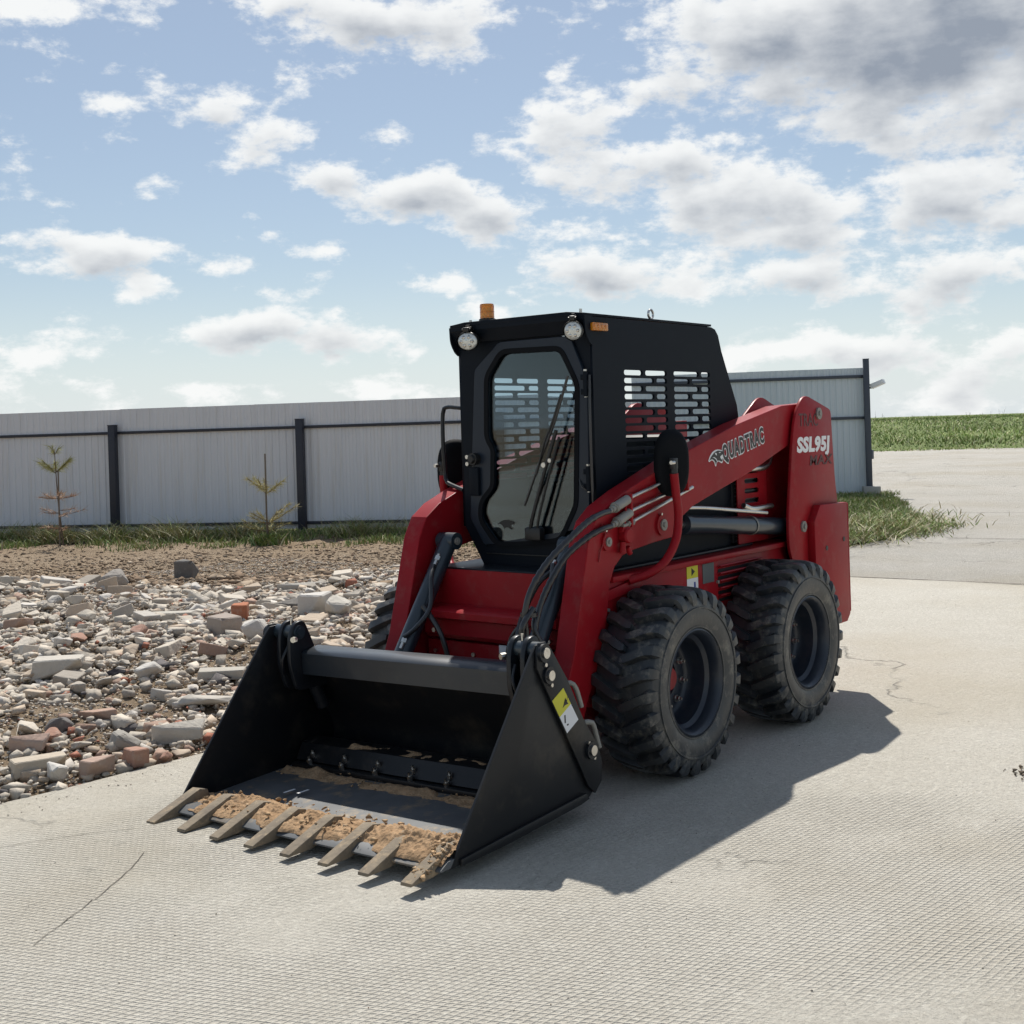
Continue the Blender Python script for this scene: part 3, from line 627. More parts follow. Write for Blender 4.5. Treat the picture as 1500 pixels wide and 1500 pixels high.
# wiper
wp = MB(); wp.tube([(.150, .045, 1.035), (.158, .075, 1.12), (.162, .155, 1.33), (.160, .22, 1.50)], .009, 8); wpo = wp.build('wiper', blackv, L0)
q = MB(); q.tube([(.150, .085, 1.03), (.158, .11, 1.12), (.162, .185, 1.33), (.160, .235, 1.47)], .006, 8); q.build('wiper_link', blackv, wpo)
q = MB(); q.box(.120, .160, .02, .11, 1.00, 1.06, .008); q.build('wiper_motor_cap', blackv, wpo)
q = MB(); q.tube([(.150, .02, 1.16), (.156, .12, 1.36), (.156, .21, 1.54), (.148, .285, 1.74)], .0065, 8); q.build('wiper_blade', rubh, wpo)
q = MB(); q.tube([(.158, .10, 1.30), (.168, .155, 1.44), (.165, .20, 1.53), (.156, .25, 1.66)], .005, 8); q.build('wiper_bridge', blackv, wpo)
q = MB(); q.cyl((.155, .150, 1.345), (.172, .150, 1.345), .012, seg=8); q.cyl((.155, .185, 1.365), (.172, .185, 1.365), .010, seg=8); q.build('wiper_screw', chrome, wpo)
# lamps under the visor
def worklamp(y, z, rx, aim):
    q = MB(); q.lathe([(0, -.055), (.030, -.05), (.043, -.02), (.046, .0), (.044, .006)], axis='X', seg=28); q.box(-.03, -.01, -.006, .006, .03, .075)
    o = q.build('work_lamp', blackv, L0); o.location = (.195, y, z); o.rotation_euler = (0, R(8), aim); o.scale = (1, rx, 1)
    q = MB(); q.lathe([(0, .014), (.02, .012), (.036, .006), (.041, .0)], axis='X', seg=28); l_ = q.build('lamp_lens', lens, o)
    for k in range(6):
        a = k*math.pi/3; q = MB(); q.lathe([(0, .0165), (.006, .014), (.009, .008)], c=(0, .022*math.cos(a), .022*math.sin(a)), axis='X', seg=10); q.build('reflector', chrome, o)
    q = MB(); q.box(-.055, .01, -.012, .012, .045, .066, .003); q.cyl((.0, -.018, .055), (.0, .018, .055), .006, seg=8); q.build('lamp_bracket', blackv, o)
worklamp(.355, 1.935, 1.0, R(20)); worklamp(-.255, 1.930, 1.28, R(10))
# amber beacon
bc = empty('beacon', (.105, -.205, 2.022), L0)
q = MB(); q.lathe([(0, 0), (.040, 0), (.040, .012), (.034, .016), (.0, .016)], axis='Z', seg=32); q.build('beacon_base', blackv, bc)
q = MB(); q.lathe([(.034, .016), (.034, .078), (.031, .084), (0, .086)], axis='Z', seg=32)
q.build('beacon_lens', amber, bc)
q = MB(); q.lathe([(0, .018), (.016, .018), (.018, .05), (.012, .066), (0, .07)], axis='Z', seg=20); q.build('beacon_reflector', lens, bc)
for z in (.022, .046, .070):
    q = MB(); q.lathe([(.0342, z-.0015), (.0350, z), (.0342, z+.0015)], axis='Z', seg=32); q.build('lens_ring', amber, bc)
# amber marker lamp on the flank
q = MB(); q.box(.002, .120, .3915, .412, 1.937, 1.972, .004); ml = q.build('marker_lamp', amber, L0)
for k in range(4):
    q = MB(); q.cyl((.105-.028*k, .4115, 1.955), (.105-.028*k, .4155, 1.955), .011, .007, seg=12); q.build('marker_led', lens if False else amber, ml)
# lifting eye + roof bolts
q = MB(); q.lathe([(.022+.006*math.cos(t), .006*math.sin(t)) for t in [2*math.pi*k/8 for k in range(9)]], c=(-.60, .26, 2.058), axis='Y', seg=24); q.cyl((-.60, .26, 2.015), (-.60, .26, 2.036), .011, seg=12); q.build('lifting_eye', chrome, L0)
q = MB(); q.lathe([(.022+.006*math.cos(t), .006*math.sin(t)) for t in [2*math.pi*k/8 for k in range(9)]], c=(-.60, -.26, 2.058), axis='Y', seg=24); q.cyl((-.60, -.26, 2.015), (-.60, -.26, 2.036), .011, seg=12); q.build('lifting_eye', chrome, L0)
for y in (.36, -.28): q = MB(); q.cyl((.14, y, 2.012), (.14, y, 2.034), .007, seg=8); q.build('bolt', chrome, L0)
# inside: seat, bar, levers
q = MB(); q.box(-.85, -.45, -.22, .22, 1.00, 1.10, .04); st_ = q.build('seat', seatm, L0)
q = MB(); q.box(-.93, -.83, -.21, .21, 1.08, 1.46, .04); q.build('seat_backrest', seatm, st_)
q = MB(); q.box(-.86, -.40, -.19, .19, .876, .999, .01); q.build('seat_base', black, L0)
for s in (1, -1):
    q = MB(); q.tube([(-.35, s*.26, .88), (-.34, s*.26, 1.10), (-.30, s*.25, 1.20)], .010, 8); q.cyl((-.30, s*.25, 1.20), (-.285, s*.25, 1.28), .02, .024, seg=12); q.build('control_lever', seatm, L0)
    q = MB(); q.tube([(-.80, s*.30, 1.30), (-.60, s*.30, 1.24), (-.40, s*.29, 1.24)], .014, 8); q.build('armrest_bar', chrome if s > 0 else seatm, L0)
# ---- mirrors on red posts
for s in (1, -1):
    if s > 0: path = [(.06, .515, .83), (-.02, .57, .855), (-.10, .605, .90), (-.175, .62, .99), (-.205, .62, 1.10), (-.19, .62, 1.20), (-.178, .62, 1.29)]
    else: path = [(.06, -.515, .83), (.0, -.58, .86), (-.02, -.615, .95), (-.02, -.62, 1.10), (-.012, -.62, 1.24), (-.012, -.62, 1.29)]
    q = MB(); q.tube(path, .0195, 16); mp_ = q.build('mirror_post', red, L0)
    top = Vector(path[-1])
    q = MB(); q.cyl(top, top+Vector((0, 0, .05)), .017, seg=14); q.box(top.x-.02, top.x+.02, top.y-.012, top.y+.012, top.z+.02, top.z+.07, .004); q.build('mirror_joint', blackv, mp_)
    q = MB(); q.cyl(top+Vector((.02, .014*s, .05)), top+Vector((.045, .014*s, .05)), .009, seg=8); q.build('mirror_bolt', chrome, mp_)
    # oval shell
    c0 = Vector((-.262, .575, 1.335)) if s > 0 else Vector((-.085, -.60, 1.315))
    q = MB(); q.lathe([(0, -.032), (.70, -.030), (.86, -.025), (.96, -.012), (1.0, .0), (.97, .008), (.90, .008)], axis='X', seg=40)
    for v in q.bm.verts:      # squared-off oval
        rr = math.hypot(v.co.y, v.co.z)
        if rr > 1e-4: k_ = (abs(v.co.y/rr)**2.6+abs(v.co.z/rr)**2.6)**(-1/2.6); v.co.y *= k_; v.co.z *= k_
    sh = q.build('mirror_shell', sealm, L0); sh.location = c0+Vector((.03 if s > 0 else .0, 0, 0)); sh.scale = (-1, .088, .152) if s > 0 else (-1, .098, .155)
    sh.rotation_euler = (0, R(2), R(58) if s > 0 else R(62))
    q = MB(); q.lathe([(0, .004), (.90, .004)], axis='X', seg=36); q.build('mirror_glass', mirror, sh)
# handrail loop on the right side of the cab
q = MB(); q.tube([(.09, -.39, 1.62), (.085, -.44, 1.625), (.07, -.51, 1.628), (.065, -.54, 1.60), (.065, -.545, 1.45), (.06, -.545, 1.36), (.05, -.55, 1.30), (.06, -.53, 1.26), (.085, -.45, 1.238), (.10, -.39, 1.225)], .0105, 10); q.build('grab_handle', black, L0)

# ---- bucket (slightly askew, as it lies)
BA, BB = R(.5), R(1.6)
RZ = Matrix.Rotation(BA, 4, 'Z'); 
RX = Matrix(((1, 0, 0, 0), (0, math.cos(BB), -math.sin(BB), 0), (0, math.sin(BB), 1, 0), (0, 0, 0, 1)))
RX = Matrix.Rotation(BB, 4, 'X')
BM = Matrix.Translation((1, 0, .012)) @ RZ @ Matrix.Translation((-1, 0, 0)) @ RX
bk = empty('bucket', (0, 0, 0), L0); bk.matrix_world = BM
spf = [(1.545, .018), (1.036, .655), (1.012, .680), (.973, .682), (.945, .655), (.852, .529), (.759, .355), (.678, .245), (.649, .172), (.663, .096), (.721, .052), (.798, .043), (1.006, .033), (1.246, .022), (1.432, .016)]
for s in (1, -1):
    y0, y1 = (.731, .743) if s > 0 else (-.743, -.731)
    b = MB(); b.prism(spf, 'Y', y0, y1, .0015); sd = b.build('side_plate', bktm, bk)
    # doubler plate along the rear
    y0, y1 = (.7435, .756) if s > 0 else (-.756, -.7435)
    b = MB(); b.prism([(1.030, .600), (1.024, .66), (1.005, .688), (.970, .688), (.938, .658), (.846, .530), (.753, .357), (.670, .245), (.643, .172), (.655, .098), (.70, .062), (.745, .10), (.80, .20)], 'Y', y0, y1, .002); db = b.build('doubler_plate', bktm, bk)
    b = MB(); b.prism([(1.50, .018), (1.246, .020), (1.006, .031), (.798, .041), (.74, .05), (.76, .075), (1.0, .064), (1.30, .050), (1.50, .040)], 'Y', y0, y1, .002); b.build('wear_strip', bktm, bk)
    for (x, z, r) in ((.990, .650, .020), (.966, .563, .019), (.720, .232, .020)):
        q = MB(); q.cyl((x, s*.755, z), (x, s*.768, z), r*1.7, seg=24); q.build('pin_washer', black, db)
        q = MB(); q.cyl((x, s*.768, z), (x, s*.776, z), r, seg=24); q.build('pin', chrome, db)
    for (x, z) in ((.985, .605), (.955, .525), (.735, .262), (.705, .200)):
        q = MB(); q.cyl((x, s*.755, z), (x, s*.766, z), .008, seg=6); q.build('bolt', chrome, db)
    # hinge horns: three thick curved plates with a pin, hydraulic stub between
    for (ya, yb) in ((.60, .622), (.665, .687)):
        y0, y1 = (ya, yb) if s > 0 else (-yb, -ya)
        b = MB(); b.prism(rounded([(.985, .40), (1.02, .52), (1.015, .64), (.985, .70), (.93, .705), (.90, .64), (.84, .50), (.80, .40)], .03), 'Y', y0, y1, .003); b.build('hinge_lug', black, bk)
    q = MB(); q.cyl((.965, s*.59, .655), (.965, s*.735, .655), .030, seg=24); q.cyl((.965, s*.583, .655), (.965, s*.59, .655), .020, seg=16); q.build('hinge_pin', cylm, bk)
    q = MB(); q.cyl((.965, s*.644, .655), (.80, s*.644, .30), .030, seg=20); q.build('clam_cylinder', black, bk)
    q = MB(); q.tube([(1.0, s*.63, .60), (1.03, s*.64, .54), (1.01, s*.66, .48), (.97, s*.70, .46)], .007, 8); q.build('hydraulic_line', black, bk)
    q = MB(); q.cyl((.965, s*.644, .685), (.965, s*.644, .712), .006, seg=8); q.cyl((1.0, s*.585, .63), (1.02, s*.578, .63), .013, seg=8); q.build('grease_nipple', chrome, bk)
# sticker on the outer flank (rotated square)
A2 = math.atan2(.349-.486, .867-.950)
ps = [(.876, .500), (.790, .364), (.867, .328), (.950, .465)]
def yel(a, b): return ((a[0]+b[0])/2, (a[1]+b[1])/2)
mL, mR = yel(ps[0], ps[1]), yel(ps[3], ps[2])
b = MB(); b.prism([ps[0], mL, mR, ps[3]], 'Y', .7565, .7572); b.build('warning_sticker', yellow, bk, False)
b = MB(); b.prism([mL, ps[1], ps[2], mR], 'Y', .7565, .7572); b.build('warning_sticker', white, bk, False)
b = MB(); b.prism([(.868, .462), (.880, .440), (.862, .448), (.850, .470), (.858, .446), (.850, .436), (.872, .434), (.888, .426), (.876, .446)], 'Y', .7573, .7578); b.build('warning_symbol', blackv, bk, False)
b = MB(); b.box(.872, .880, .7573, .7578, .368, .398); b.box(.855, .866, .7573, .7578, .356, .362); b.build('warning_symbol', blackv, bk, False)
# grey hose ends poking out behind the flank
q = MB(); q.tube([(.815, .70, .495), (.785, .725, .50), (.765, .735, .475), (.735, .735, .40)], .010, 10); q.build('hose_end', dirtyfit, bk)
q = MB(); q.tube([(.70, .72, .33), (.67, .735, .325), (.65, .735, .28), (.63, .735, .22)], .011, 10); q.build('hose_end', dirtyfit, bk)
# shell
def shell(pts, y0, y1, th, name, m_):
    b = MB(); n = len(pts); up = []
    for i, p in enumerate(pts):
        a = Vector(pts[max(i-1, 0)]); c = Vector(pts[min(i+1, n-1)]); t = (c-a).normalized(); up.append((p[0]-t.y*th, p[1]+t.x*th))
    b.prism(list(pts)+list(reversed(up)), 'Y', y0, y1); return b.build(name, m_, bk)
shell([(1.43, .020), (1.0, .036), (.80, .045), (.73, .055)], -.731, .731, -.012, 'floor_plate', steel)
shell([(.73, .055), (.672, .10), (.660, .17), (.69, .245), (.76, .36), (.84, .47), (.875, .51)], -.731, .731, .012, 'back_plate', bktm)
b = MB(); b.prism([(.955, .470), (.958, .560), (.945, .572), (.86, .584), (.80, .555), (.86, .470)], 'Y', -.60, .60, .005); b.build('top_beam', beamm, bk)
# inner dozer blade lip with bolts
b = MB(); b.prism([(.905, .075), (.925, .080), (.890, .150), (.80, .160), (.79, .150), (.865, .140)], 'Y', -.70, .72, .002); b.build('inner_blade', bktm, bk)
b = MB(); b.box(.905, .955, -.70, .72, .052, .074, .003); b.build('inner_edge', bktm, bk)
for k in range(7):
    y = -.60+1.2*k/6
    for (x, z) in ((.935, .074), (.912, .098)):
        q = MB(); q.cyl((x, y, z), (x+.006, y, z+.020), .012, seg=6); q.cyl((x+.006, y, z+.02), (x+.009, y, z+.032), .006, seg=8); q.build('blade_bolt', chrome, bk)
b = MB(); b.prism([(1.40, .032), (1.40, .050), (1.555, .046), (1.592, .026), (1.592, .020), (1.40, .022)], 'Y', -.742, .742, .001); b.build('cutting_edge', steel, bk)
for i in range(8):
    y = .690*(2*i/7-1)
    b = MB(); b.prism([(1.430, .052), (1.440, .080), (1.478, .090), (1.510, .080), (1.705, .014), (1.708, .004), (1.60, .004), (1.50, .020), (1.46, .046)], 'Y', y-.026, y+.026, .004); b.build('tooth', toothm, bk)
# paint ticks on the floor
for (x, y) in ((1.235, -.40), (1.215, -.34)):
    q = MB(); q.box(x-.03, x+.03, y-.006, y+.006, .0545-.012*0, .0552, 0, None); q.build('paint_tick', white, bk, False)

# ---- sand heaped in the bucket: a lumpy skin over the cutting edge and a strip under the inner blade
def sand_sheet(x0, x1, y0, y1, nx, ny, hf, name):
    vs = []; fs = []
    for i in range(nx):
        for j in range(ny):
            u, v = i/(nx-1), j/(ny-1); x = x0+(x1-x0)*u; y = y0+(y1-y0)*v
            x2 = x+.012*noise.noise(Vector((x*9, y*9, 3)))+(u**2*.035*noise.fractal(Vector((y*5, 2, 3)), 1, 2, 4) if x0 > 1.3 else 0); vs.append(BM @ Vector((x2, y, hf(u, v, x, y))))
    for i in range(nx-1):
        for j in range(ny-1):
            a = i*ny+j; fs.append((a, a+1, a+ny+1, a+ny))
    me = bpy.data.meshes.new(name); me.from_pydata(vs, [], fs); me.update(); return obj(name, me, sandm, None, True)
def hf1(u, v, x, y):
    base = .050
    env = max(0, math.sin(math.pi*min(1, max(0, u))))**.7
    lump = .5+.5*noise.fractal(Vector((x*8, y*6, 1)), 1, 2, 5); big = .5+.6*noise.noise(Vector((y*3.1+4, x*2, 7)))
    lump2 = abs(noise.fractal(Vector((x*30, y*30, 5)), 1, 2, 3))
    left = .45 if v < .08 else 1
    rt = 1+.7*max(0, (v-.8)/.2)
    return base-.014+env*rt*left*(.018+.062*max(0, lump)*max(.2, big)+.016*lump2)
s1 = sand_sheet(1.355, 1.575, -.70, .735, 60, 330, hf1, 'sand')
tag(s1, 'heaped wet yellow sand stuck along the toothed lip of the bucket', 'sand', kind='stuff')
def hf2(u, v, x, y):
    return .035+.030*math.sin(math.pi*min(1, u*1.05+.12))*max(0, .75+.7*noise.fractal(Vector((x*10, y*7, 9)), 1, 2, 4))
s2 = sand_sheet(.925, 1.10, -.70, .72, 26, 200, hf2, 'sand'); tag(s2, 'thin strip of sand lying under the bolted inner blade of the bucket', 'sand', kind='stuff')
def hf3(u, v, x, y):
    return .158-.006*u+.022*noise.fractal(Vector((x*12, y*9, 2)), 1, 2, 4)*math.sin(math.pi*u)-.002
s3 = sand_sheet(.815, .885, -.42, .70, 10, 140, hf3, 'sand')
s3.data.transform(Matrix.Translation((.0, 0, .0))); tag(s3, 'smear of sand on the dark inner blade deep in the bucket', 'sand', kind='stuff')

# ================================================================ GROUND
def edge_y(x): return -1.42 if x > -2 else (-1.42-.30*(-2-x)/4.6 if x > -6.6 else -1.72-.33*(-6.6-x))
def depth_of(x, y): return -(x-4.58)*.782-(y-3.49)*.623
def rub_h(x, y):
    """height of the rough ground left of the slab"""
    d = edge_y(x)-y
    if d <= 0: return -.09
    e = min(1, d/1.2); e2 = 1-max(0, min(1, (depth_of(x, y)-11.6)/1.3))
    h = .05*e+.10*noise.noise(Vector((x*.55, y*.55, 0)))*e+.05*noise.noise(Vector((x*1.7, y*1.7, 4)))*e+.10*e*e2+.02*noise.noise(Vector((x*6, y*6, 2)))*e
    f = max(0, min(1, (depth_of(x, y)-13)/1.5)); h = h*(1-f)+f*(.03*noise.noise(Vector((x*.7, y*.7, 8)))-.0)
    return h-.02
def ground_mat(name, c1, c2, c3, sc, bump, pat=None, cracks=None):
    M = bpy.data.materials.new(name); M.use_nodes = True; t = M.node_tree; b = t.nodes['Principled BSDF']; Ln = t.links.new
    b.inputs['Roughness'].default_value = .9; b.inputs['Specular IOR Level'].default_value = .25
    co = t.nodes.new('ShaderNodeTexCoord').outputs['Object']
    def nz(s, d, r=.6, w=None):
        n = t.nodes.new('ShaderNodeTexNoise'); n.inputs['Scale'].default_value = s; n.inputs['Detail'].default_value = d; n.inputs['Roughness'].default_value = r; Ln(co, n.inputs['Vector']); return n.outputs['Fac']
    def rng_(f, lo, hi, a=0, z=1):
        r = t.nodes.new('ShaderNodeMapRange'); r.inputs[1].default_value = lo; r.inputs[2].default_value = hi; r.inputs[3].default_value = a; r.inputs[4].default_value = z; Ln(f, r.inputs[0]); return r.outputs[0]
    def mx(f, a, c):
        m_ = t.nodes.new('ShaderNodeMix'); m_.data_type = 'RGBA'; Ln(f, m_.inputs[0])
        for i, v in ((6, a), (7, c)):
            if isinstance(v, tuple): m_.inputs[i].default_value = (*v, 1)
            else: Ln(v, m_.inputs[i])
        return m_.outputs[2]
    def ma(op, a, c=None, d=None, clamp=False):
        m_ = t.nodes.new('ShaderNodeMath'); m_.operation = op; m_.use_clamp = clamp
        for i, v in enumerate((a, c, d)):
            if v is None: continue
            if isinstance(v, (int, float)): m_.inputs[i].default_value = v
            else: Ln(v, m_.inputs[i])
        return m_.outputs[0]
    col = mx(rng_(nz(sc, 6), .35, .65), c1, c2)
    col = mx(rng_(nz(sc*7, 6, .7), .50, .75, 0, .8), col, c3)
    sp = nz(70, 4, .85); col = mx(rng_(sp, .53, .66, 0, .75), col, tuple(v*.45 for v in c1)); col = mx(rng_(nz(34, 6, .85), .49, .62, 0, .8), col, tuple(min(.62, v*1.22) for v in c1)); col = mx(rng_(nz(.35, 4, .6), .48, .64, 0, .55), col, tuple(v*q_ for v, q_ in zip(c1, (.82, .77, .68))))
    h = ma('ADD', ma('MULTIPLY', nz(45, 8, .75), bump), ma('MULTIPLY', nz(9, 6, .7), bump))
    dist = .018
    if pat:
        # rows of shallow rhombic hollows left by matting pressed in the wet concrete
        mp = t.nodes.new('ShaderNodeMapping'); mp.inputs['Rotation'].default_value = (0, 0, R(38)); Ln(co, mp.inputs[0])
        wob = t.nodes.new('ShaderNodeVectorMath'); wob.operation = 'ADD'; Ln(mp.outputs[0], wob.inputs[0])
        wn = t.nodes.new('ShaderNodeTexNoise'); wn.inputs['Scale'].default_value = 1.3; Ln(co, wn.inputs['Vector'])
        ws = t.nodes.new('ShaderNodeVectorMath'); ws.operation = 'SCALE'; ws.inputs['Scale'].default_value = .06; Ln(wn.outputs['Color'], ws.inputs[0]); Ln(ws.outputs[0], wob.inputs[1])
        se = t.nodes.new('ShaderNodeSeparateXYZ'); Ln(wob.outputs[0], se.inputs[0])
        kx, ky = 2*math.pi/.085, 2*math.pi/.05
        p1 = ma('SINE', ma('ADD', ma('MULTIPLY', se.outputs[0], kx), ma('MULTIPLY', se.outputs[1], ky)))
        p2 = ma('SINE', ma('SUBTRACT', ma('MULTIPLY', se.outputs[0], kx), ma('MULTIPLY', se.outputs[1], ky)))
        w_ = ma('MAXIMUM', ma('POWER', ma('ABSOLUTE', p1), 6.0), ma('POWER', ma('ABSOLUTE', p2), 6.0))
        se0 = t.nodes.new('ShaderNodeSeparateXYZ'); Ln(co, se0.inputs[0])
        patch = rng_(nz(.55, 3), .40, .52)                 # worn away in places
        # imprinted bays: a near band in front of the loader; plain screed along the edge
        lim = rng_(ma('ADD', se0.outputs[1], ma('MULTIPLY', nz(1.2, 3), .5)), -.85, -.55)
        far = rng_(ma('SUBTRACT', se0.outputs[0], ma('MULTIPLY', nz(1.1, 3), .4)), -.85, -.35)
        amt = ma('MULTIPLY', ma('MULTIPLY', patch, lim), far)
        h = ma('ADD', h, ma('MULTIPLY', ma('MULTIPLY', w_, amt), pat))
        col = mx(ma('MULTIPLY', ma('MULTIPLY', ma('SUBTRACT', 1.0, w_), amt), .13), col, tuple(v*.72 for v in c1))
    if cracks:
        for (scale, wid, dk, thr) in cracks:
            v_ = t.nodes.new('ShaderNodeTexVoronoi'); v_.feature = 'DISTANCE_TO_EDGE'; v_.inputs['Scale'].default_value = scale
            wv = t.nodes.new('ShaderNodeVectorMath'); wv.operation = 'ADD'; Ln(co, wv.inputs[0]); n2_ = t.nodes.new('ShaderNodeTexNoise'); n2_.inputs['Scale'].default_value = 2.5; n2_.inputs['Detail'].default_value = 6; Ln(co, n2_.inputs['Vector'])
            s2_ = t.nodes.new('ShaderNodeVectorMath'); s2_.operation = 'SCALE'; s2_.inputs['Scale'].default_value = .7; Ln(n2_.outputs['Color'], s2_.inputs[0]); Ln(s2_.outputs[0], wv.inputs[1]); Ln(wv.outputs[0], v_.inputs['Vector'])
            cr_ = rng_(v_.outputs['Distance'], 0, wid, 1, 0)
            cr_ = ma('MULTIPLY', cr_, rng_(nz(.8, 2), thr, thr+.1), clamp=True)
            col = mx(ma('MULTIPLY', cr_, dk), col, tuple(v*.28 for v in c1)); h = ma('SUBTRACT', h, ma('MULTIPLY', cr_, .6))
    Ln(col, b.inputs['Base Color'])
    bp = t.nodes.new('ShaderNodeBump'); bp.inputs['Strength'].default_value = .9; bp.inputs['Distance'].default_value = dist; Ln(h, bp.inputs['Height']); Ln(bp.outputs[0], b.inputs['Normal'])
    return M
conc = ground_mat('imprinted_concrete', (.515, .485, .425), (.465, .435, .375), (.56, .53, .47), .9, .8, pat=.42, cracks=[(.22, .0040, .6, .50), (.55, .006, .3, .58)])
asph = ground_mat('old_road_surface', (.455, .43, .385), (.40, .38, .34), (.49, .465, .42), .5, 1.6, cracks=[(.30, .006, .8, .45), (.8, .010, .6, .55)])
soilm = ground_mat('dry_soil', (.325, .245, .165), (.24, .175, .115), (.39, .315, .23), 1.6, 2.2)
vergem = ground_mat('verge_soil', (.15, .15, .06), (.10, .11, .045), (.22, .19, .10), 1.4, 1.4)
fieldm = ground_mat('meadow', (.13, .17, .045), (.10, .14, .035), (.18, .20, .075), .09, 1.0)
def sheet(name, pts, z, m_):
    b = MB(); b.bm.faces.new([b.bm.verts.new((x, y, z)) for x, y in pts]); o = b.build(name, m_, None, False); return tag(o, kind='structure')
sheet('ground', [(-3000, -3000), (3000, -3000), (3000, 3000), (-3000, 3000)], -.12, soilm)
# concrete slab with a real edge
edge = [(60, -40), (12, -15), (5.5, -5.5), (3.4, -1.75), (3.2, -1.62), (1.91, -1.46), (1.62, -1.425), (1.28, -1.41), (.95, -1.39), (.2, -1.38), (-2.0, -1.45), (-6.6, -1.7)]
b = MB(); b.prism(edge+[(-6.9, 30), (60, 30)], 'Z', -.10, 0.0); tag(b.build('concrete_pavement', conc, None, False), kind='structure')
roadpts = [(-6.605, -1.7), (-8.3, -2.15), (-9.2, -2.45), (-10.2, -2.42), (-12.7, -2.95), (-15.9, -4.35), (-18.6, -6.0), (-18.9, -6.6), (-22, -8.6), (-48.6, -20.6), (-53, -13.0), (-60, 10), (-60, 40), (-6.905, 40), (-6.905, 9)]
b = MB(); b.prism(roadpts, 'Z', -.09, -.006); tag(b.build('road', asph, None, False), kind='structure')
# expansion joints: real grooves laid as thin dark strips a hair above the slab
def joint(pts, w):
    b = MB(); n = len(pts)
    for (p, q_) in zip(pts, pts[1:]):
        p, q_ = Vector((*p, .0)), Vector((*q_, .0)); k = max(1, int((q_-p).length/.04)); prev = None
        t = (q_-p).normalized(); nn = Vector((-t.y, t.x, 0))
        for i in range(k+1):
            c = p.lerp(q_, i/k)+nn*.012*noise.noise(Vector((p.x+i*.31, p.y, 1))); ww = w*(.5+.8*abs(noise.noise(Vector((i*.7, p.y, 2)))))
            cur = (b.bm.verts.new(c+nn*ww+Vector((0, 0, .003))), b.bm.verts.new(c-nn*ww+Vector((0, 0, .003))))
            if prev: b.bm.faces.new((prev[0], cur[0], cur[1], prev[1]))
            prev = cur
    return tag(b.build('slab_joint', jm, None, False), kind='structure')
jm = mat('joint_dirt', (.10, .085, .065), .95)
joint([(2.62, .02), (2.30, -.15), (2.06, -.30)], .0022); joint([(2.6, -1.1), (2.0, -.82), (1.78, -.68)], .0018); joint([(2.06, -.30), (1.93, -.41)], .002)
joint([(-6.55, -1.5), (-6.75, 1.2), (-6.9, 4.6)], .02); joint([(-10.6, -1.8), (-11.5, 5.5)], .02); joint([(-14.6, -3.0), (-16.5, 5.5)], .02)
# rough ground sheet
def grid(name, x0, x1, y0, y1, st, hf, m_):
    nx, ny = int((x1-x0)/st)+1, int((y1-y0)/st)+1
    vs = [(x0+i*st, y0+j*st, hf(x0+i*st, y0+j*st)) for i in range(nx) for j in range(ny)]
    fs = [(i*ny+j, (i+1)*ny+j, (i+1)*ny+j+1, i*ny+j+1) for i in range(nx-1) for j in range(ny-1)]
    me = bpy.data.meshes.new(name); me.from_pydata(vs, [], fs); me.update(); o = obj(name, me, m_, None, True); return tag(o, kind='structure')
def soil_h(x, y): return rub_h(x, y) + (.035*noise.fractal(Vector((x*3.3, y*3.3, 0)), 1, 2, 4) if y < edge_y(x)-.3 else 0)
grid('soil', -8.6, 3.4, -18.2, -1.36, .07, soil_h, soilm)
grid('verge', -20, 2, -24, -2.0, .5, lambda x, y: -.05 if x < -8.6 and y < -2.9 else -.115, vergem)
def field_h(x, y):
    d = max(0, (-x*.93-y*.36)-50.5); return -.04+min(1.25, d*.030)+.05*noise.noise(Vector((x*.1, y*.1, 0)))*min(1, d/10)
fg = grid('field', -150, -46, -90, 60, 2.2, lambda x, y: field_h(x, y)-(.3 if (-x*.93-y*.36) < 51 else 0), fieldm)
b = MB(); b.box(-1500, -149, -900, 900, -.5, 1.24); tag(b.build('far_field', fieldm, None, False), kind='structure')

# ================================================================ STONES
def stone_template(seed, n=13, box=False):
    r_ = random.Random(seed); bm = bmesh.new()
    for i in range(n):
        v = Vector((r_.gauss(0, 1), r_.gauss(0, 1), r_.gauss(0, 1))).normalized()
        if box: m_ = max(abs(v.x), abs(v.y), abs(v.z)); v = v/m_*r_.uniform(.85, 1.0)
        else: v = v*r_.uniform(.75, 1.05)
        bm.verts.new(v*.5)
    if box:
        for sx in (-1, 1):
            for sy in (-1, 1):
                for sz in (-1, 1):
                    if r_.random() < .8: bm.verts.new(Vector((sx, sy, sz))*.5*r_.uniform(.88, 1))
    res = bmesh.ops.convex_hull(bm, input=bm.verts)
    bmesh.ops.delete(bm, geom=[g for g in res['geom_interior'] if isinstance(g, bmesh.types.BMVert)], context='VERTS')
    bmesh.ops.triangulate(bm, faces=bm.faces)
    bm.verts.index_update(); vs = np.array([v.co[:] for v in bm.verts]); fs = np.array([[v.index for v in f.verts] for f in bm.faces]); bm.free(); return vs, fs
T = [stone_template(i, 12 + i % 5) for i in range(14)]+[stone_template(50+i, 4, True) for i in range(6)]
stonem = mat('broken_concrete', (.3, .28, .25), .92, attr=True, bump=(28, .8, .012), dirt=(20, .35, (.42, .39, .34)), spec=.2)
def rot(n):
    q = rng.normal(size=(n, 4)); q /= np.linalg.norm(q, axis=1)[:, None]; w, x, y, z = q.T
    return np.stack([1-2*(y*y+z*z), 2*(x*y-z*w), 2*(x*z+y*w), 2*(x*y+z*w), 1-2*(x*x+z*z), 2*(y*z-x*w), 2*(x*z-y*w), 2*(y*z+x*w), 1-2*(x*x+y*y)], 1).reshape(n, 3, 3)
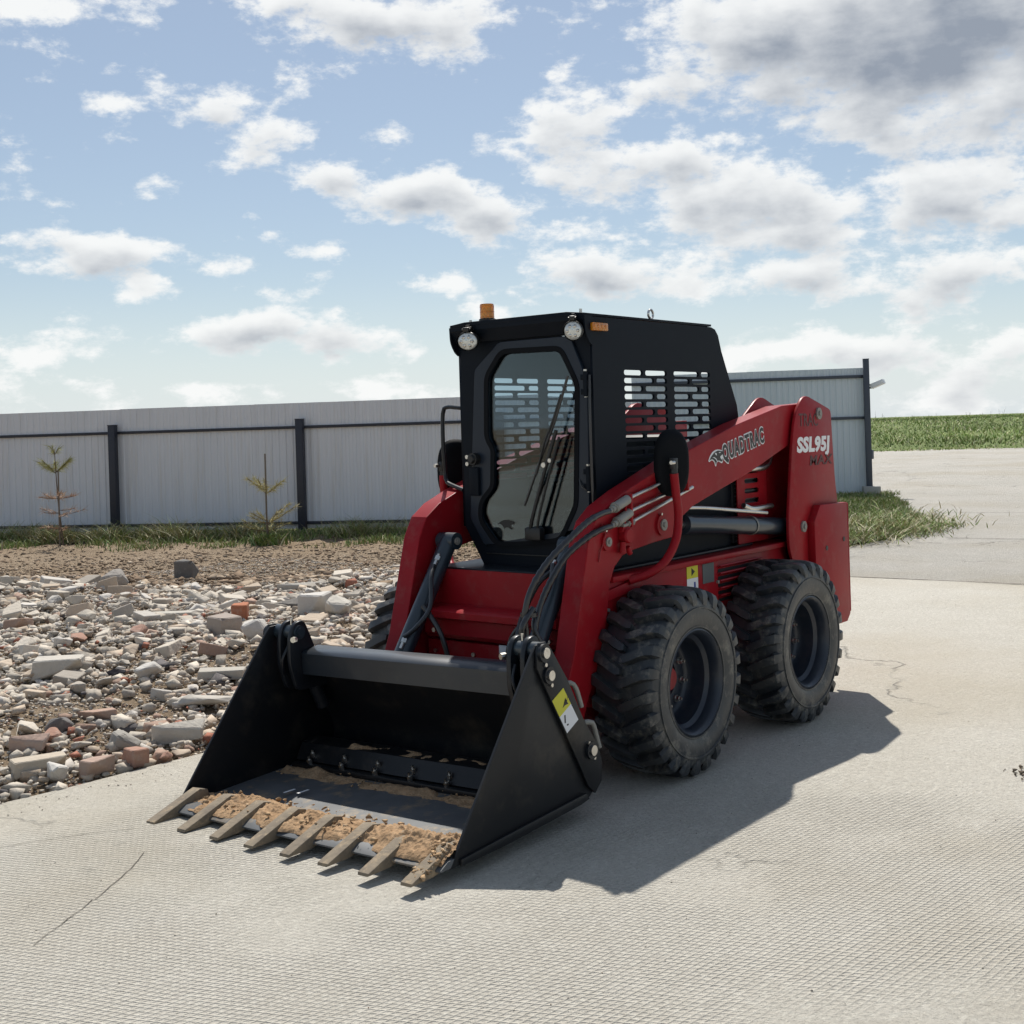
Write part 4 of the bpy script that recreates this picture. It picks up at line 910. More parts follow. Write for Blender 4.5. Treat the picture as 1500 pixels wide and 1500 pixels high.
def join_stones(name, pos, size, cols, m_, tmpl=T, flat=.7):
    Vs, Fs, Cs = [], [], []; off = 0; n = len(pos); Rm = rot(n); k = rng.integers(0, len(tmpl), n)
    sc = size[:, None]*rng.uniform(.6, 1.25, (n, 3)); 
    for i in range(n):
        v, f = tmpl[k[i]]; w = (v*sc[i])@Rm[i].T; w[:, 2] *= flat
        Vs.append(w+pos[i]); Fs.append(f+off); Cs.append(np.repeat(cols[i][None], len(v), 0)); off += len(v)
    V, F, Cc = np.concatenate(Vs), np.concatenate(Fs), np.concatenate(Cs)
    me = bpy.data.meshes.new(name); me.vertices.add(len(V)); me.vertices.foreach_set('co', V.ravel()); me.loops.add(len(F)*3); me.loops.foreach_set('vertex_index', F.ravel().astype(np.int32))
    me.polygons.add(len(F)); me.polygons.foreach_set('loop_start', np.arange(0, len(F)*3, 3, dtype=np.int32)); me.polygons.foreach_set('loop_total', np.full(len(F), 3, dtype=np.int32)); me.update(calc_edges=True); me.validate()
    a = me.color_attributes.new('Col', 'FLOAT_COLOR', 'POINT'); a.data.foreach_set('color', np.concatenate([Cc, np.ones((len(Cc), 1))], 1).ravel())
    return obj(name, me, m_, None)
PAL = np.array([(.52, .465, .39), (.45, .40, .335), (.57, .51, .43), (.38, .34, .29), (.49, .40, .31), (.38, .26, .20), (.36, .15, .10), (.12, .11, .11), (.54, .50, .45)])
def palette(n, p=(.24, .19, .13, .11, .17, .06, .022, .022, .06)):
    p = np.array(p); p = p/p.sum(); c = PAL[rng.choice(len(PAL), n, p=p)]; return c*rng.uniform(.8, 1.15, (n, 1))
fwd, rgt = np.array(cf), np.array(cr); cp = np.array(CAMP)
def inview(x, y, mrg=1.12, xmax=1500):
    dx, dy = x-cp[0], y-cp[1]; z = dx*fwd[0]+dy*fwd[1]; u = (dx*rgt[0]+dy*rgt[1])/z*FPX
    return (z > .5) & (u > -750*mrg) & (u < (xmax-750)*mrg)
def scatter(n, x0, x1, y0, y1, dens, xmax=760):
    x = rng.uniform(x0, x1, n); y = rng.uniform(y0, y1, n); k = inview(x, y, 1.15, xmax) & (rng.uniform(0, 1, n) < dens(x, y)); return x[k], y[k]
def dens_rub(x, y):
    d = -1.42-y; k = np.array([noise.noise(Vector((a*.45+3, b*.45, 5))) for a, b in zip(x, y)])
    far = np.clip((12.1+.35*np.sin(x*2.3)+.5*k-depth_of(x, y))/.7, 0.0, 1)
    hollow = 1-.75*np.exp(-(((x-1.15)/.9)**2+((y+2.35)/.22)**2)) - .6*np.exp(-(((x+.2)/1.0)**2+((y+2.6)/.35)**2))
    return np.clip((.95+.6*k)*far*hollow, 0, 1)*(d > .03)
x, y = scatter(60000, -6.5, 3.4, -9.8, -1.45, dens_rub)
sz = .022+.085*rng.power(.40, len(x))
z = np.array([soil_h(a, b) for a, b in zip(x, y)])
pos = np.stack([x, y, z+sz*.16+rng.uniform(0, .03, len(x))*(sz < .06)], 1)
tag(join_stones('rubble', pos, sz, palette(len(x)), stonem), 'spread of small broken concrete and stone fragments beside the slab', 'rubble', kind='stuff')
# fine chips
x, y = scatter(90000, -5.5, 3.4, -8.5, -1.40, lambda x, y: np.where((-1.42-y) > 0, .9, 0))
sz = rng.uniform(.010, .030, len(x)); z = np.array([soil_h(a, b) for a, b in zip(x, y)])
T2 = [stone_template(90+i, 7) for i in range(6)]
tag(join_stones('gravel', np.stack([x, y, z+sz*.3], 1), sz, palette(len(x)), stonem, T2), 'fine chips of mortar and gravel between the rubble', 'gravel', kind='stuff')
# clods
x, y = scatter(110000, -10, 2.0, -15.0, -3.5, lambda x, y: np.clip((depth_of(x, y)-10.4)/1.8, 0, 1)*np.clip((17.6-depth_of(x, y))/3.0, .25, 1)**1.2, 1500)
sz = (.014+.085*rng.power(.26, len(x)))*np.where(depth_of(x, y) < 13.2, 1.25, .62); z = np.array([soil_h(a, b) for a, b in zip(x, y)])
cc_ = np.array([(.29, .21, .14), (.24, .17, .115), (.37, .29, .21), (.20, .145, .10)])[rng.integers(0, 4, len(x))]*rng.uniform(.85, 1.2, (len(x), 1))
tag(join_stones('soil_clods', np.stack([x, y, z+sz*.1], 1), sz, cc_, stonem, T, .55), 'brown clods of turned soil between the rubble and the fence', 'soil', kind='stuff')
# small debris on the slab
x = rng.uniform(-6, 3.6, 1500); y = np.concatenate([rng.uniform(-1.4, 5, 900), rng.normal(-1.28, .07, 600)])
sz = rng.uniform(.003, .011, len(x)); sz[:900] *= .75
tag(join_stones('grit', np.stack([x, y, sz*.3], 1), sz, palette(len(x))*.7, stonem, T2), 'loose grit scattered on the concrete slab', 'grit', kind='stuff')

# individually lying chunks: (name, px-free world spot, size xyz, rotation z, colour, template, label)
def single(name, x, y, s, rz, col, k, label, cat, group=None, dz=0.0, tilt=(0, 0)):
    v, f = T[k]; v = v*np.array(s)
    me = bpy.data.meshes.new(name); me.from_pydata(v.tolist(), [], f.tolist()); me.update()
    bm = bmesh.new(); bm.from_mesh(me); bmesh.ops.bevel(bm, geom=list(bm.edges), offset=min(s)*.05, segments=1, affect='EDGES'); bm.to_mesh(me); bm.free()
    a = me.color_attributes.new('Col', 'FLOAT_COLOR', 'POINT'); a.data.foreach_set('color', [c for _ in me.vertices for c in (*col, 1)])
    o = obj(name, me, stonem); o.location = (x, y, max(soil_h(x, y), 0 if y > -1.42 else -1)+s[2]*.5*.62+dz); o.rotation_euler = (tilt[0], tilt[1], rz); return tag(o, label, cat, group)
G = 'larger chunks of rubble beside the slab'
CON, CON2, TAN, BRK, ORG, DRK, PNK = (.49, .455, .40), (.54, .515, .475), (.48, .415, .33), (.37, .22, .165), (.40, .16, .09), (.07, .065, .065), (.40, .29, .235)
singles = [
 (1.42, -1.50, (.155, .085, .085), .25, PNK, 15, 'whole pinkish brick lying near the slab edge left of the bucket', 'brick', 'brick_chunk'),
 (1.59, -1.545, (.17, .12, .13), .9, CON2, 2, 'pale grey rounded concrete lump with a broken face, nearest the slab edge', 'stone', 'concrete_chunk'),
 (.89, -1.62, (.25, .15, .12), 2.2, CON, 16, 'large flat grey concrete block beside the left side plate of the bucket', 'concrete block', 'concrete_chunk'),
 (1.16, -1.70, (.25, .15, .12), 2.0, (.30, .28, .25), 4, 'big rough brownish boulder behind the pinkish brick', 'boulder', 'concrete_chunk'),
 (.52, -3.30, (.30, .17, .13), 2.4, CON, 17, 'long pale slab fragment at the left of the rubble', 'slab fragment', 'concrete_chunk'),
 (1.96, -1.57, (.20, .14, .13), .4, CON2, 5, 'smooth grey boulder cut by the left picture edge at the slab', 'boulder', 'concrete_chunk'),
 (1.22, -1.50, (.15, .09, .09), 1.4, BRK, 18, 'half red brick with mortar at the slab edge next to the bucket', 'brick', 'brick_chunk'),
 (-1.10, -3.60, (.16, .12, .11), .8, ORG, 19, 'bright orange brick piece behind the top corner of the bucket', 'brick', 'brick_chunk'),
 (-.72, -3.30, (.24, .17, .15), 1.4, (.34, .29, .25), 19, 'tan chunk with a flat face left of the bucket top corner', 'stone', 'concrete_chunk'),
 (-3.4, -7.30, (.27, .22, .24), .5, (.16, .15, .14), 14, 'dark grey cube of concrete alone at the far rim of the rubble', 'concrete block', 'concrete_chunk'),
 (-1.55, -3.30, (.24, .2, .20), .5, CON2, 15, 'grey angular block tipped on edge behind the bucket beam', 'concrete block', 'concrete_chunk'),
 (-1.52, -3.00, (.34, .26, .21), 1.1, CON, 7, 'large pale boulder between the bucket beam and the far front tyre', 'boulder', 'concrete_chunk'),
 (-2.2, -6.80, (.34, .26, .26), .2, (.33, .30, .27), 8, 'pale rounded boulder in the far middle of the rubble', 'boulder', 'concrete_chunk'),
 (.35, -2.66, (.24, .16, .12), .1, CON2, 9, 'rounded grey stone just below the black lump', 'stone', 'concrete_chunk'),
 (1.50, -1.93, (.17, .12, .10), 1.9, PNK, 16, 'pale brick piece with a crumbled corner near the left edge', 'brick', 'brick_chunk'),
 (1.36, -1.98, (.15, .11, .11), .7, BRK, 6, 'reddish brick half leaning behind the pale brick piece', 'brick', 'brick_chunk'),
 (-1.95, -3.95, (.38, .22, .09), .3, (.12, .11, .10), 19, 'dark flat tile propped over the stones behind the bucket corner', 'tile', 'roof_tile'),
 (1.10, -1.43, (.10, .07, .06), .7, BRK, 1, 'small brick crumb tucked against the bucket side plate', 'brick', 'brick_chunk'),
 (1.60, -1.68, (.25, .10, .08), 2.8, TAN, 17, 'narrow tan wedge pointing down towards the slab', 'stone', 'concrete_chunk'),
 (.45, -1.98, (.40, .16, .08), 2.25, CON, 7, 'long low slab fragment behind the large flat block', 'slab fragment', 'concrete_chunk'),
 (.40, -2.90, (.17, .09, .08), 2.4, (.02, .018, .024), 10, 'shiny black lump of tar among the rubble', 'tar lump', 'tar_lump'),
 (-.02, -3.95, (.20, .13, .11), .7, BRK, 0, 'dull red brick half at the left of the rubble', 'brick', 'brick_chunk'),
 (-.62, -2.86, (.28, .20, .22), .3, CON2, 11, 'tall grey boulder touching the upper edge of the bucket side', 'boulder', 'concrete_chunk'),
 (.90, -3.55, (.30, .22, .16), 1.3, TAN, 12, 'brown broken block at the left picture edge', 'stone', 'concrete_chunk'),
 (1.25, -2.1, (.20, .14, .11), .3, (.17, .16, .155), 13, 'dark grey lump behind the pinkish brick', 'stone', 'concrete_chunk'),
 (.05, -2.35, (.28, .13, .06), 2.3, (.42, .39, .34), 19, 'pale flat slab sliver left of the bucket side', 'slab fragment', 'concrete_chunk'),
 (-1.0, -4.2, (.42, .12, .07), 2.3, (.45, .42, .37), 17, 'whitish bar of mortar left of the orange brick', 'mortar bar', 'mortar_bar'),
 (-.35, -3.75, (.24, .15, .11), .9, (.33, .20, .155), 3, 'brownish red slab piece in the middle of the rubble', 'brick', 'brick_chunk'),
 (-2.9, -5.0, (.42, .13, .10), 2.2, CON, 16, 'long grey kerb piece in the far rubble', 'kerb piece', 'concrete_chunk')]
for (x_, y_, s_, rz_, c_, k_, lb, ct, nm) in singles: single(nm, x_, y_, s_, rz_, c_, k_, lb, ct, None, .02)
# more chunks of hand size and up, each lying on its own
cand = []
while len(cand) < 210:
    x_, y_ = random.uniform(-5.5, 2.2), random.uniform(-8.6, -1.62)
    if not inview(x_, y_, 1.02, 620): continue
    if dens_rub(np.array([x_]), np.array([y_]))[0] < random.uniform(.3, .9): continue
    if any((x_-a[0])**2+(y_-a[1])**2 < .14**2 for a in singles) or any((x_-a[0])**2+(y_-a[1])**2 < .15**2 for a in cand): continue
    cand.append((x_, y_))
def whereis(x, y):
    dx, dy = x-cp[0], y-cp[1]; z = dx*fwd[0]+dy*fwd[1]; u = (dx*rgt[0]+dy*rgt[1])/z*FPX+750
    a = 'near the slab edge' if z < 5.9 else ('in front of the rubble' if z < 7 else ('in the middle of the rubble' if z < 8.6 else ('towards the back of the rubble' if z < 10.6 else 'at the far rim of the rubble')))
    b = 'by the left edge' if u < 70 else ('below first sapling' if u < 130 else ('below left post' if u < 215 else ('left of bucket' if u < 320 else ('below second sapling' if u < 440 else 'beside far tyre'))))
    return a+', '+b
def cname(c):
    v = sum(c)/3; w = c[0]-c[2]
    if c[0] > c[1]*1.6: return 'dark red' if v < .2 else 'red'
    if w > .10: return 'reddish tan' if c[0] > c[1]*1.25 else 'tan'
    return 'whitish' if v > .47 else ('pale grey' if v > .40 else ('grey' if v > .33 else 'dark grey'))
for (x_, y_) in cand:
    s0 = random.uniform(.075, .13)+.010*max(0, -1.4-y_); isb = random.random() < .08
    s_ = (s0*random.uniform(1, 1.6), s0*random.uniform(.7, 1.1), s0*random.uniform(.45, .8))
    c_ = tuple(PAL[random.choice([5, 6, 4]) if isb else random.choice([0, 0, 1, 2, 3, 4, 8])]*random.uniform(.85, 1.1))
    if isb: single('brick_chunk', x_, y_, s_, random.uniform(0, 3), c_, random.randrange(14, 20), ('small ' if s0 < .14 else 'large ')+cname(c_)+' brick piece '+whereis(x_, y_), 'brick', 'loose brick pieces in the rubble', .01, (random.uniform(-.3, .3), random.uniform(-.3, .3)))
    else: single('concrete_chunk', x_, y_, s_, random.uniform(0, 3), c_, random.randrange(0, 20), ('small ' if s0 < .11 else ('middling ' if s0 < .15 else 'large '))+('flat ' if s_[2] < s_[1]*.55 else ('long ' if s_[0] > s_[1]*1.7 else ''))+cname(c_)+' chunk '+whereis(x_, y_), 'stone', G, .01, (random.uniform(-.3, .3), random.uniform(-.3, .3)))

# ================================================================ FENCES
def corrugated(name, width, z0, z1, m_, parent, period=.115, depth=.011):
    n = int(round(width/period)); period = width/n; pts = []
    for i in range(n):
        u = i*period; pts += [(u, 0), (u+period*.40, 0), (u+period*.50, depth), (u+period*.90, depth)]
    pts.append((n*period, 0)); b = MB(); th = .0012
    top = []
    for z in (z0, z1): top.append([b.bm.verts.new((p[0], p[1], z)) for p in pts])
    for i in range(len(pts)-1): b.bm.faces.new((top[0][i], top[0][i+1], top[1][i+1], top[1][i]))
    o = b.build(name, m_, parent, False); return o
def fence(root_label, name, P0, P1, zt, zb, rails, posts, post_h, post_w, m_, pm, front=1, sheet_w=1.15):
    P0, P1 = Vector((*P0, 0)), Vector((*P1, 0)); d = P1-P0; L_ = d.length; ang = math.atan2(d.y, d.x)
    r_ = empty(name, P0); r_.rotation_euler = (0, 0, ang); tag(r_, root_label, 'fence')
    n = max(1, int(round(L_/sheet_w))); sw = L_/n
    s0 = corrugated('sheet', sw*1.012, 0, zt-zb, m_, r_); s0.location = (0, 0, zb)
    for i in range(n):
        o = s0 if i == 0 else link(s0.copy(), r_)
        o.location = (i*sw, .004*(i % 2), zb+random.uniform(-.004, .004)); 
    for (z, hgt, dep) in rails:
        q = MB(); q.box(0, n*sw, -front*(dep+.002) if front > 0 else .02, -front*.002 if front > 0 else .02+dep, z-hgt/2, z+hgt/2, .003); q.build('rail', pm, r_)
    for t in posts:
        q = MB(); y0, y1 = (-.045-post_w, -.045) if front > 0 else (.06, .06+post_w)
        q.box(t-post_w/2, t+post_w/2, y0, y1, -.12, post_h, .006); po = q.build('post', pm, r_)
        q = MB(); q.box(t-post_w/2-.004, t+post_w/2+.004, y0-.004, y1+.004, post_h, post_h+.012, .003); q.build('post_cap', pm, po)
    return r_
d1 = Vector((-8.393+6.937, -11.051+13.879)).normalized()
A0 = Vector((-6.937, -13.879))-d1*8.0; nL = 15.0
A1 = A0+d1*nL
# fence runs A0 -> A1 ; the yard side is to its right (clockwise), so local -y faces the yard
fence('long grey corrugated metal fence with dark posts behind the rubble and the saplings', 'corrugated_fence', A0, A1, 2.02, .05,
      [(1.640, .045, .035), (.145, .045, .035)], [8.0-3.18*k for k in (2, 1)]+[8.0, 11.18, 14.36], 1.76, .115, fencem, postm)
dR = Vector((-.50, .866)).normalized()
B1 = Vector((-18.70, -6.12)); B0 = B1-dR*4.6
fr = fence('short tall bluish grey corrugated fence ending at the road behind the loader', 'corrugated_fence', B0, B1, 2.50, .03,
      [(2.33, .06, .04), (1.515, .055, .04)], [4.6], 2.66, .11, fencem2, postm2)
fence('return length of grey corrugated fence hidden behind the cab', 'corrugated_fence', A1, B0, 2.0, .05, [(1.64, .045, .035), (.145, .045, .035)], [], 1.7, .1, fencem, postm)
q = MB(); q.box(4.47, 4.80, -.22, .05, -.1, .17, .02); q.build('post_footing', concst, fr)
fl_ = empty('flood_lamp', (B1.x+.02, B1.y+.06, 2.10)); tag(fl_, 'small white flood lamp fixed near the top of the end post of the fence', 'lamp')
q = MB(); mt_ = Matrix.Rotation(R(20), 4, 'X'); q.box(-.06, .06, .06, .34, -.05, .05, .012, mt_); q.build('lamp_housing', white, fl_)
q = MB(); q.box(-.02, .02, -.06, .10, -.02, .02, .004); q.build('lamp_bracket', greyp, fl_)
lb_ = MB(); lb_.box(-.05, .05, -.03, .05, -.12, .06, .01); lbo = lb_.build('junction_box', postm2); lbo.location = (B1.x+.06, B1.y+.08, .82); tag(lbo, 'small dark box on the road side of the end fence post', 'box')

# ================================================================ GRASS
grassm = mat('grass', (.09, .13, .03), .7, attr=True)
def blades(name, x, y, z, h, w, lean, cols, label, cat='grass', m_=grassm):
    n = len(x); a = rng.uniform(0, 2*np.pi, n); la = rng.uniform(0, 2*np.pi, n)
    dx, dy = np.cos(a)*w/2, np.sin(a)*w/2; lx, ly = np.cos(la)*lean*h, np.sin(la)*lean*h
    hz_ = h*np.sqrt(np.clip(1-(lean*.6)**2, .15, 1))
    V = np.empty((n, 5, 3)); 
    V[:, 0] = np.stack([x-dx, y-dy, z], 1); V[:, 1] = np.stack([x+dx, y+dy, z], 1)
    V[:, 2] = np.stack([x-dx*.8+lx*.4, y-dy*.8+ly*.4, z+hz_*.58], 1); V[:, 3] = np.stack([x+dx*.8+lx*.4, y+dy*.8+ly*.4, z+hz_*.58], 1); V[:, 4] = np.stack([x+lx, y+ly, z+hz_], 1)
    b_ = (np.arange(n)*5)[:, None]; F = np.concatenate([b_+np.array([0, 1, 3]), b_+np.array([0, 3, 2]), b_+np.array([2, 3, 4])], 0)
    me = bpy.data.meshes.new(name); me.vertices.add(n*5); me.vertices.foreach_set('co', V.reshape(-1)); me.loops.add(len(F)*3); me.loops.foreach_set('vertex_index', F.ravel().astype(np.int32))
    me.polygons.add(len(F)); me.polygons.foreach_set('loop_start', np.arange(0, len(F)*3, 3, dtype=np.int32)); me.polygons.foreach_set('loop_total', np.full(len(F), 3, dtype=np.int32)); me.update(calc_edges=True)
    c = np.repeat(np.concatenate([cols, np.ones((n, 1))], 1)[:, None], 5, 1); at = me.color_attributes.new('Col', 'FLOAT_COLOR', 'POINT'); at.data.foreach_set('color', c.ravel())
    return tag(obj(name, me, m_), label, cat, None, 'stuff')
def gcol(n, dry=.3):
    g = np.array([(.16, .23, .05), (.20, .27, .06), (.11, .17, .045), (.24, .28, .08)]); d_ = np.array([(.36, .31, .17), (.28, .24, .12), (.42, .38, .24)])
    k = rng.uniform(0, 1, n) < dry; c = g[rng.integers(0, 4, n)]; c[k] = d_[rng.integers(0, 3, k.sum())]; return c*rng.uniform(.75, 1.2, (n, 1))
def nzv(x, y, s, o=0): return np.array([noise.noise(Vector((a*s, b*s, o))) for a, b in zip(x, y)])
# strip at the foot of the long fence
n = 52000; t = rng.uniform(-1, 18.2, n); o_ = rng.uniform(-.3, 2.5, n)
nrm = np.array((d1.y, -d1.x)); x = A0.x+d1.x*t+nrm[0]*o_; y = A0.y+d1.y*t+nrm[1]*o_
k = inview(x, y, 1.1, 760) & (rng.uniform(0, 1, n) < np.clip(1.0-(o_-.4)*.50+1.6*nzv(x, y, 1.1)-(np.clip(t-11, 0, 9)*.10), 0, 1))
x, y, o_ = x[k], y[k], o_[k]; z = np.array([soil_h(a, b) for a, b in zip(x, y)])-.01
blades('grass', x, y, z, rng.uniform(.04, .15, len(x)), .014, rng.uniform(.2, 1.1, len(x)), gcol(len(x), .25), 'ragged grass strip along the foot of the long fence')
# cut straw heaps in front of it
n = 7000; cxs = [(6.9, .9, .8), (8.6, 1.15, .9), (10.6, .9, .6), (12.4, .8, .8), (13.4, .7, .6), (9.6, 1.2, .7), (7.6, 1.1, .5)]
ii = rng.integers(0, len(cxs), n); cx_ = np.array(cxs)[ii]; t = cx_[:, 0]+rng.normal(0, .35, n)*cx_[:, 2]; o_ = cx_[:, 1]+rng.normal(0, .16, n)
x = A0.x+d1.x*t+nrm[0]*o_; y = A0.y+d1.y*t+nrm[1]*o_; z = np.array([soil_h(a, b) for a, b in zip(x, y)])+np.abs(rng.normal(0, .05, n))
blades('straw', x, y, z, rng.uniform(.12, .34, n), .010, rng.uniform(.8, 1.5, n), gcol(n, .62), 'heaps of cut drying stems thrown on the grass strip', 'straw')
# patch at the end of the right fence
n = 90000; x = rng.uniform(-19.5, -8.2, n); y = rng.uniform(-8.5, -2.2, n)
def inpoly(px, py, poly):
    c = np.zeros(len(px), bool); j = len(poly)-1
    for i in range(len(poly)):
        xi, yi = poly[i]; xj, yj = poly[j]; cnd = ((yi > py) != (yj > py)) & (px < (xj-xi)*(py-yi)/(yj-yi+1e-12)+xi); c ^= cnd; j = i
    return c
patch = [(-8.4, -2.25), (-9.2, -2.5), (-10.2, -2.3), (-11.2, -2.5), (-12.6, -2.95), (-14.0, -3.4), (-15.9, -4.35), (-18.9, -5.7), (-19.3, -6.6), (-14.5, -8.5), (-8.2, -8.5)]
jx, jy = x+.25*nzv(x, y, 1.3, 2), y+.25*nzv(x, y, 1.3, 6)
k = inpoly(jx, jy, patch) & inview(x, y, 1.1, 1500) & (rng.uniform(0, 1, n) < np.clip(.75+.9*nzv(x, y, .9, 3), .15, 1)); x, y = x[k], y[k]
blades('grass', x, y, np.full(len(x), -.03), rng.uniform(.04, .15, len(x)), .018, rng.uniform(.3, 1.1, len(x)), gcol(len(x), .3), 'patch of mown and tufted grass beside the road at the end of the short fence')
n = 9000; x = rng.normal(-10.6, .9, n); y = rng.normal(-2.95, .35, n)
blades('straw', x, y, np.abs(rng.normal(0, .07, n)), rng.uniform(.06, .17, n), .014, rng.uniform(.8, 1.5, n), gcol(n, .5)*1.15, 'low heap of cut grass at the edge of the road patch', 'straw')
n = 700; x = rng.uniform(-12.5, -10.5, n); y = -2.45-.12*(x+10.5)*-1*.6+rng.normal(.15, .2, n)
blades('straw', x, y, np.full(n, 0.0), rng.uniform(.04, .12, n), .014, rng.uniform(.6, 1.5, n), gcol(n, .4), 'thin scatter of grass clippings blown on the road', 'straw')
# meadow
n = 150000; dd = 51+rng.power(1.0, n)**1.6*95; uu = rng.uniform(-60, 60, n)
F2 = np.array((-.93, -.36)); F2 = F2/np.linalg.norm(F2); G2 = np.array((-F2[1], F2[0]))
x = F2[0]*dd*1.0+G2[0]*uu; y = F2[1]*dd+G2[1]*uu
k = inview(x, y, 1.08, 1500) & ((x-cp[0])*rgt[0]+(y-cp[1])*rgt[1] > .24*((x-cp[0])*fwd[0]+(y-cp[1])*fwd[1])); x, y, dd = x[k], y[k], dd[k]
z = np.array([field_h(a, b) for a, b in zip(x, y)])-.03; cl = nzv(x, y, .22, 1); 
h = rng.uniform(.08, .26, len(x))*(1+1.6*np.clip(cl, 0, 1))*np.clip((dd-51)/6, .35, 1)
cg = gcol(len(x), .22)*np.clip(1.35+.9*nzv(x, y, .12, 9), .7, 1.8)[:, None]
blades('meadow_grass', x, y, z, h, .055, rng.uniform(.4, 1.5, len(x)), cg, 'green unmown meadow beyond the far edge of the road')
# tall weeds standing on the skyline
n = 200; dd = rng.uniform(60, 120, n); uu = rng.uniform(-50, 50, n); x = F2[0]*dd+G2[0]*uu; y = F2[1]*dd+G2[1]*uu
k = inview(x, y, 1.05, 1500) & ((x-cp[0])*rgt[0]+(y-cp[1])*rgt[1] > .26*((x-cp[0])*fwd[0]+(y-cp[1])*fwd[1])); x, y = x[k], y[k]
z = np.array([field_h(a, b) for a, b in zip(x, y)])
xx = np.concatenate([x, x, x+.05]); yy = np.concatenate([y, y+.06, y]); zz = np.concatenate([z, z+.3, z+.25]); hh = np.concatenate([rng.uniform(.25, 1.0, len(x)), rng.uniform(.1, .4, len(x)), rng.uniform(.1, .4, len(x))])
blades('tall_weeds', xx, yy, zz, hh, .026, rng.uniform(0, .35, len(xx)), np.tile(np.array([[.10, .085, .05]]), (len(xx), 1)), 'thin dry weed stalks rising above the meadow on the skyline', 'weeds')

# ---- saplings
def sapling(name, x, y, stake, whorls, lean, top, label):
    r_ = empty(name, (x, y, 0)); tag(r_, label, 'sapling')
    rt = Vector((cr.x, cr.y, 0)); fw = Vector((cf.x, cf.y, 0))
    q = MB(); q.tube([rt*.03, rt*(.0+lean*.5)+Vector((0, 0, top*.5)), rt*lean+Vector((0, 0, top))], .010, 8, .1, lambda t, i: 1.3-t*.8); q.build('trunk', bark, r_)
    if stake:
        q = MB(); q.cyl(rt*(stake[0])+Vector((0, 0, -.05)), rt*(stake[0]+.005)+Vector((0, 0, stake[1])), .014, .011, seg=8); so_ = q.build('stake', wood, r_)
    for (z, length, nb_, dens, col, upc, sel) in whorls:
        for k in range(nb_):
            a = 2*math.pi*k/nb_+random.uniform(-.5, .5); z0_ = z; z = z0_+random.uniform(-.05, .05)*min(1, length*2)
            dirv = rt*math.cos(a)+fw*math.sin(a)
            if sel and math.cos(a)*sel < -.2: ln = length*.4
            else: ln = length*random.uniform(.5, 1.15)
            base = rt*(lean*z/top)+Vector((0, 0, z)); tip = base+dirv*ln+Vector((0, 0, upc*ln)); mid = base.lerp(tip, .5)+Vector((0, 0, -.04*ln))
            q = MB(); q.tube([base, mid, tip], .004, 6, .05); br = q.build('branch', bark, r_)
            n = int(dens*ln*.6); t = rng.uniform(.12, 1.05, n); c0 = np.array(base)[None]*(1-t[:, None])+np.array(tip)[None]*t[:, None]
            V = np.empty((n, 3, 3)); dr = rng.normal(size=(n, 3))*.6+np.array(dirv)[None]*.9+np.array((0, 0, .25)); dr /= np.linalg.norm(dr, axis=1)[:, None]; ln_ = rng.uniform(.06, .15, n)[:, None]
            sd = rng.normal(size=(n, 3))*.0019
            V[:, 0] = c0-sd; V[:, 1] = c0+sd; V[:, 2] = c0+dr*ln_
            me = bpy.data.meshes.new('needles'); me.from_pydata(V.reshape(-1, 3).tolist(), [], [(3*i, 3*i+1, 3*i+2) for i in range(n)]); me.update()
            cc2 = np.array(col)[None]*rng.uniform(.7, 1.3, (n, 1)); at = me.color_attributes.new('Col', 'FLOAT_COLOR', 'POINT'); at.data.foreach_set('color', np.repeat(np.concatenate([cc2, np.ones((n, 1))], 1), 3, 0).ravel())
            nn_ = obj('needles', me, needle, br); nn_['kind'] = 'stuff'; z = z0_
YG, BR_ = (.34, .33, .11), (.46, .29, .18)
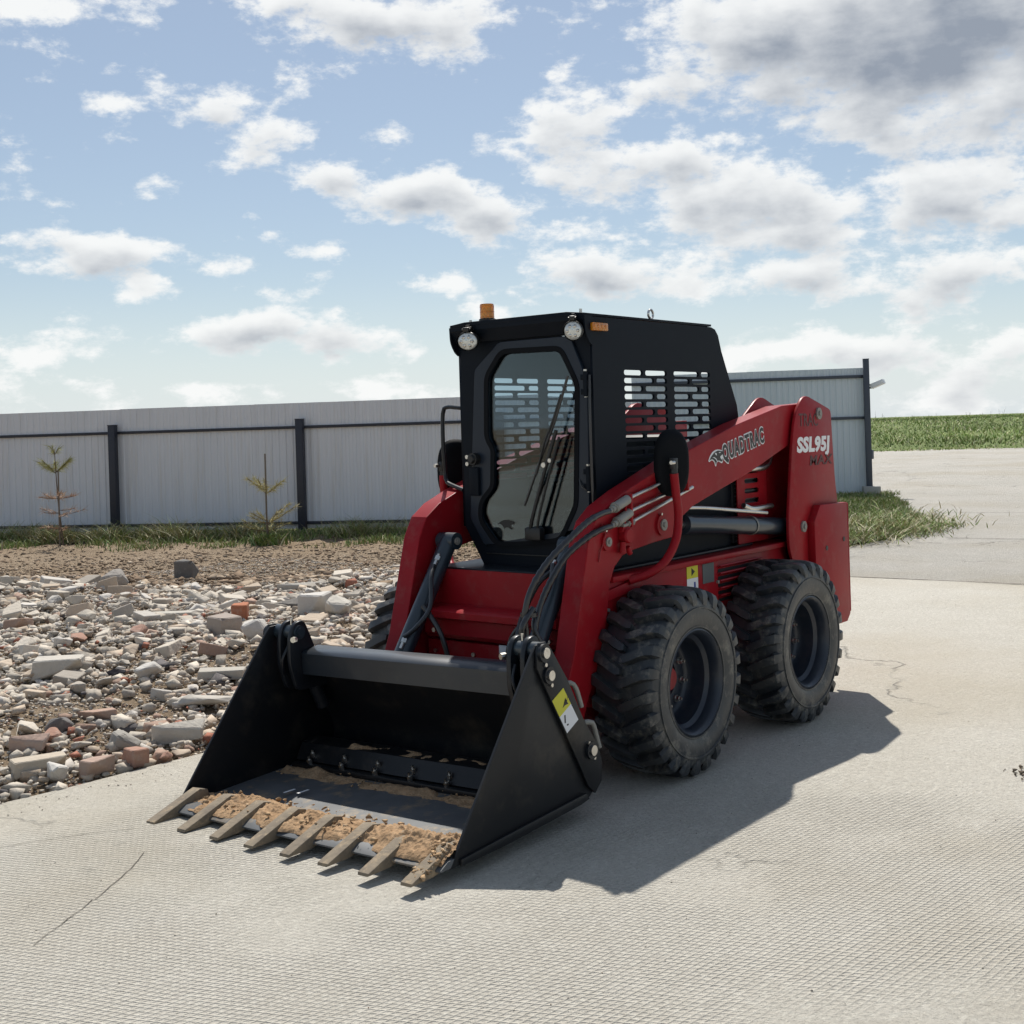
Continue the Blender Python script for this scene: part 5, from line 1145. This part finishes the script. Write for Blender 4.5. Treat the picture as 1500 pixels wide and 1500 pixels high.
sapling('pine_sapling', -5.35, -12.95, (-.02, 1.10), [(1.34, .08, 5, 900, YG, 1.6, 0), (1.08, .24, 8, 900, YG, .75, 0), (.72, .52, 5, 420, BR_, .12, 0), (.48, .50, 5, 220, BR_, .12, 0), (.24, .34, 5, 260, BR_, .1, -1)], -.06, 1.40,
        'thin half dead pine sapling tied to a stake, with brown lower twigs')
sapling('pine_sapling', -6.70, -9.95, (-.0, 1.27), [(.72, .30, 7, 850, (.42, .37, .16), .65, 0), (.30, .52, 6, 650, (.40, .34, .14), .55, 1), (.16, .45, 5, 300, (.33, .30, .12), .3, 0)], .0, .92,
        'small yellowing pine sapling beside a taller bare stake, nearer the loader')
# low weeds round the second sapling
n = 420; x = rng.normal(-6.68, .10, n); y = rng.normal(-9.9, .12, n)
blades('weed_clump', x, y, np.zeros(n), rng.uniform(.06, .22, n), .024, rng.uniform(.3, 1.1, n), gcol(n, .12)*.9, 'dark green leafy weeds at the foot of the second sapling', 'weeds')

# crumbs at the right picture edge
x = rng.normal(-.78, .05, 160); y = rng.normal(1.98, .06, 160); sz = rng.uniform(.006, .035, 160)
tag(join_stones('crumbs', np.stack([x, y, sz*.3], 1), sz, np.tile(np.array([[.20, .16, .12]]), (160, 1))*rng.uniform(.6, 1.3, (160, 1)), stonem, T2), 'small pile of brown crumbs on the slab at the right picture edge', 'debris', kind='stuff')

def sandlumps(n, x0, x1, y0, y1, z0, smax, label, slope=0):
    x = rng.uniform(x0, x1, n); y = rng.uniform(y0, y1, n); sz = .004+smax*rng.power(.3, n); z = z0+rng.uniform(-.004, .012, n)-slope*(x-x0)
    p = np.array([tuple(BM @ Vector((a, b, c))) for a, b, c in zip(x, y, z)])
    c = np.tile(np.array([[.40, .27, .155]]), (n, 1))*rng.uniform(.7, 1.2, (n, 1)); tag(join_stones('sand_lumps', p, sz, c, stonem, T2), label, 'sand', kind='stuff')
sandlumps(420, 1.37, 1.56, -.62, .72, .062, .030, 'crumbling lumps of sand on top of the heap behind the bucket teeth')
sandlumps(260, 1.48, 1.67, .655, .725, .085, .030, 'clotted sand and mud caked on the last tooth by the near side plate', .38)
sandlumps(120, .95, 1.08, -.68, .70, .055, .014, 'small crumbs of sand under the inner blade')
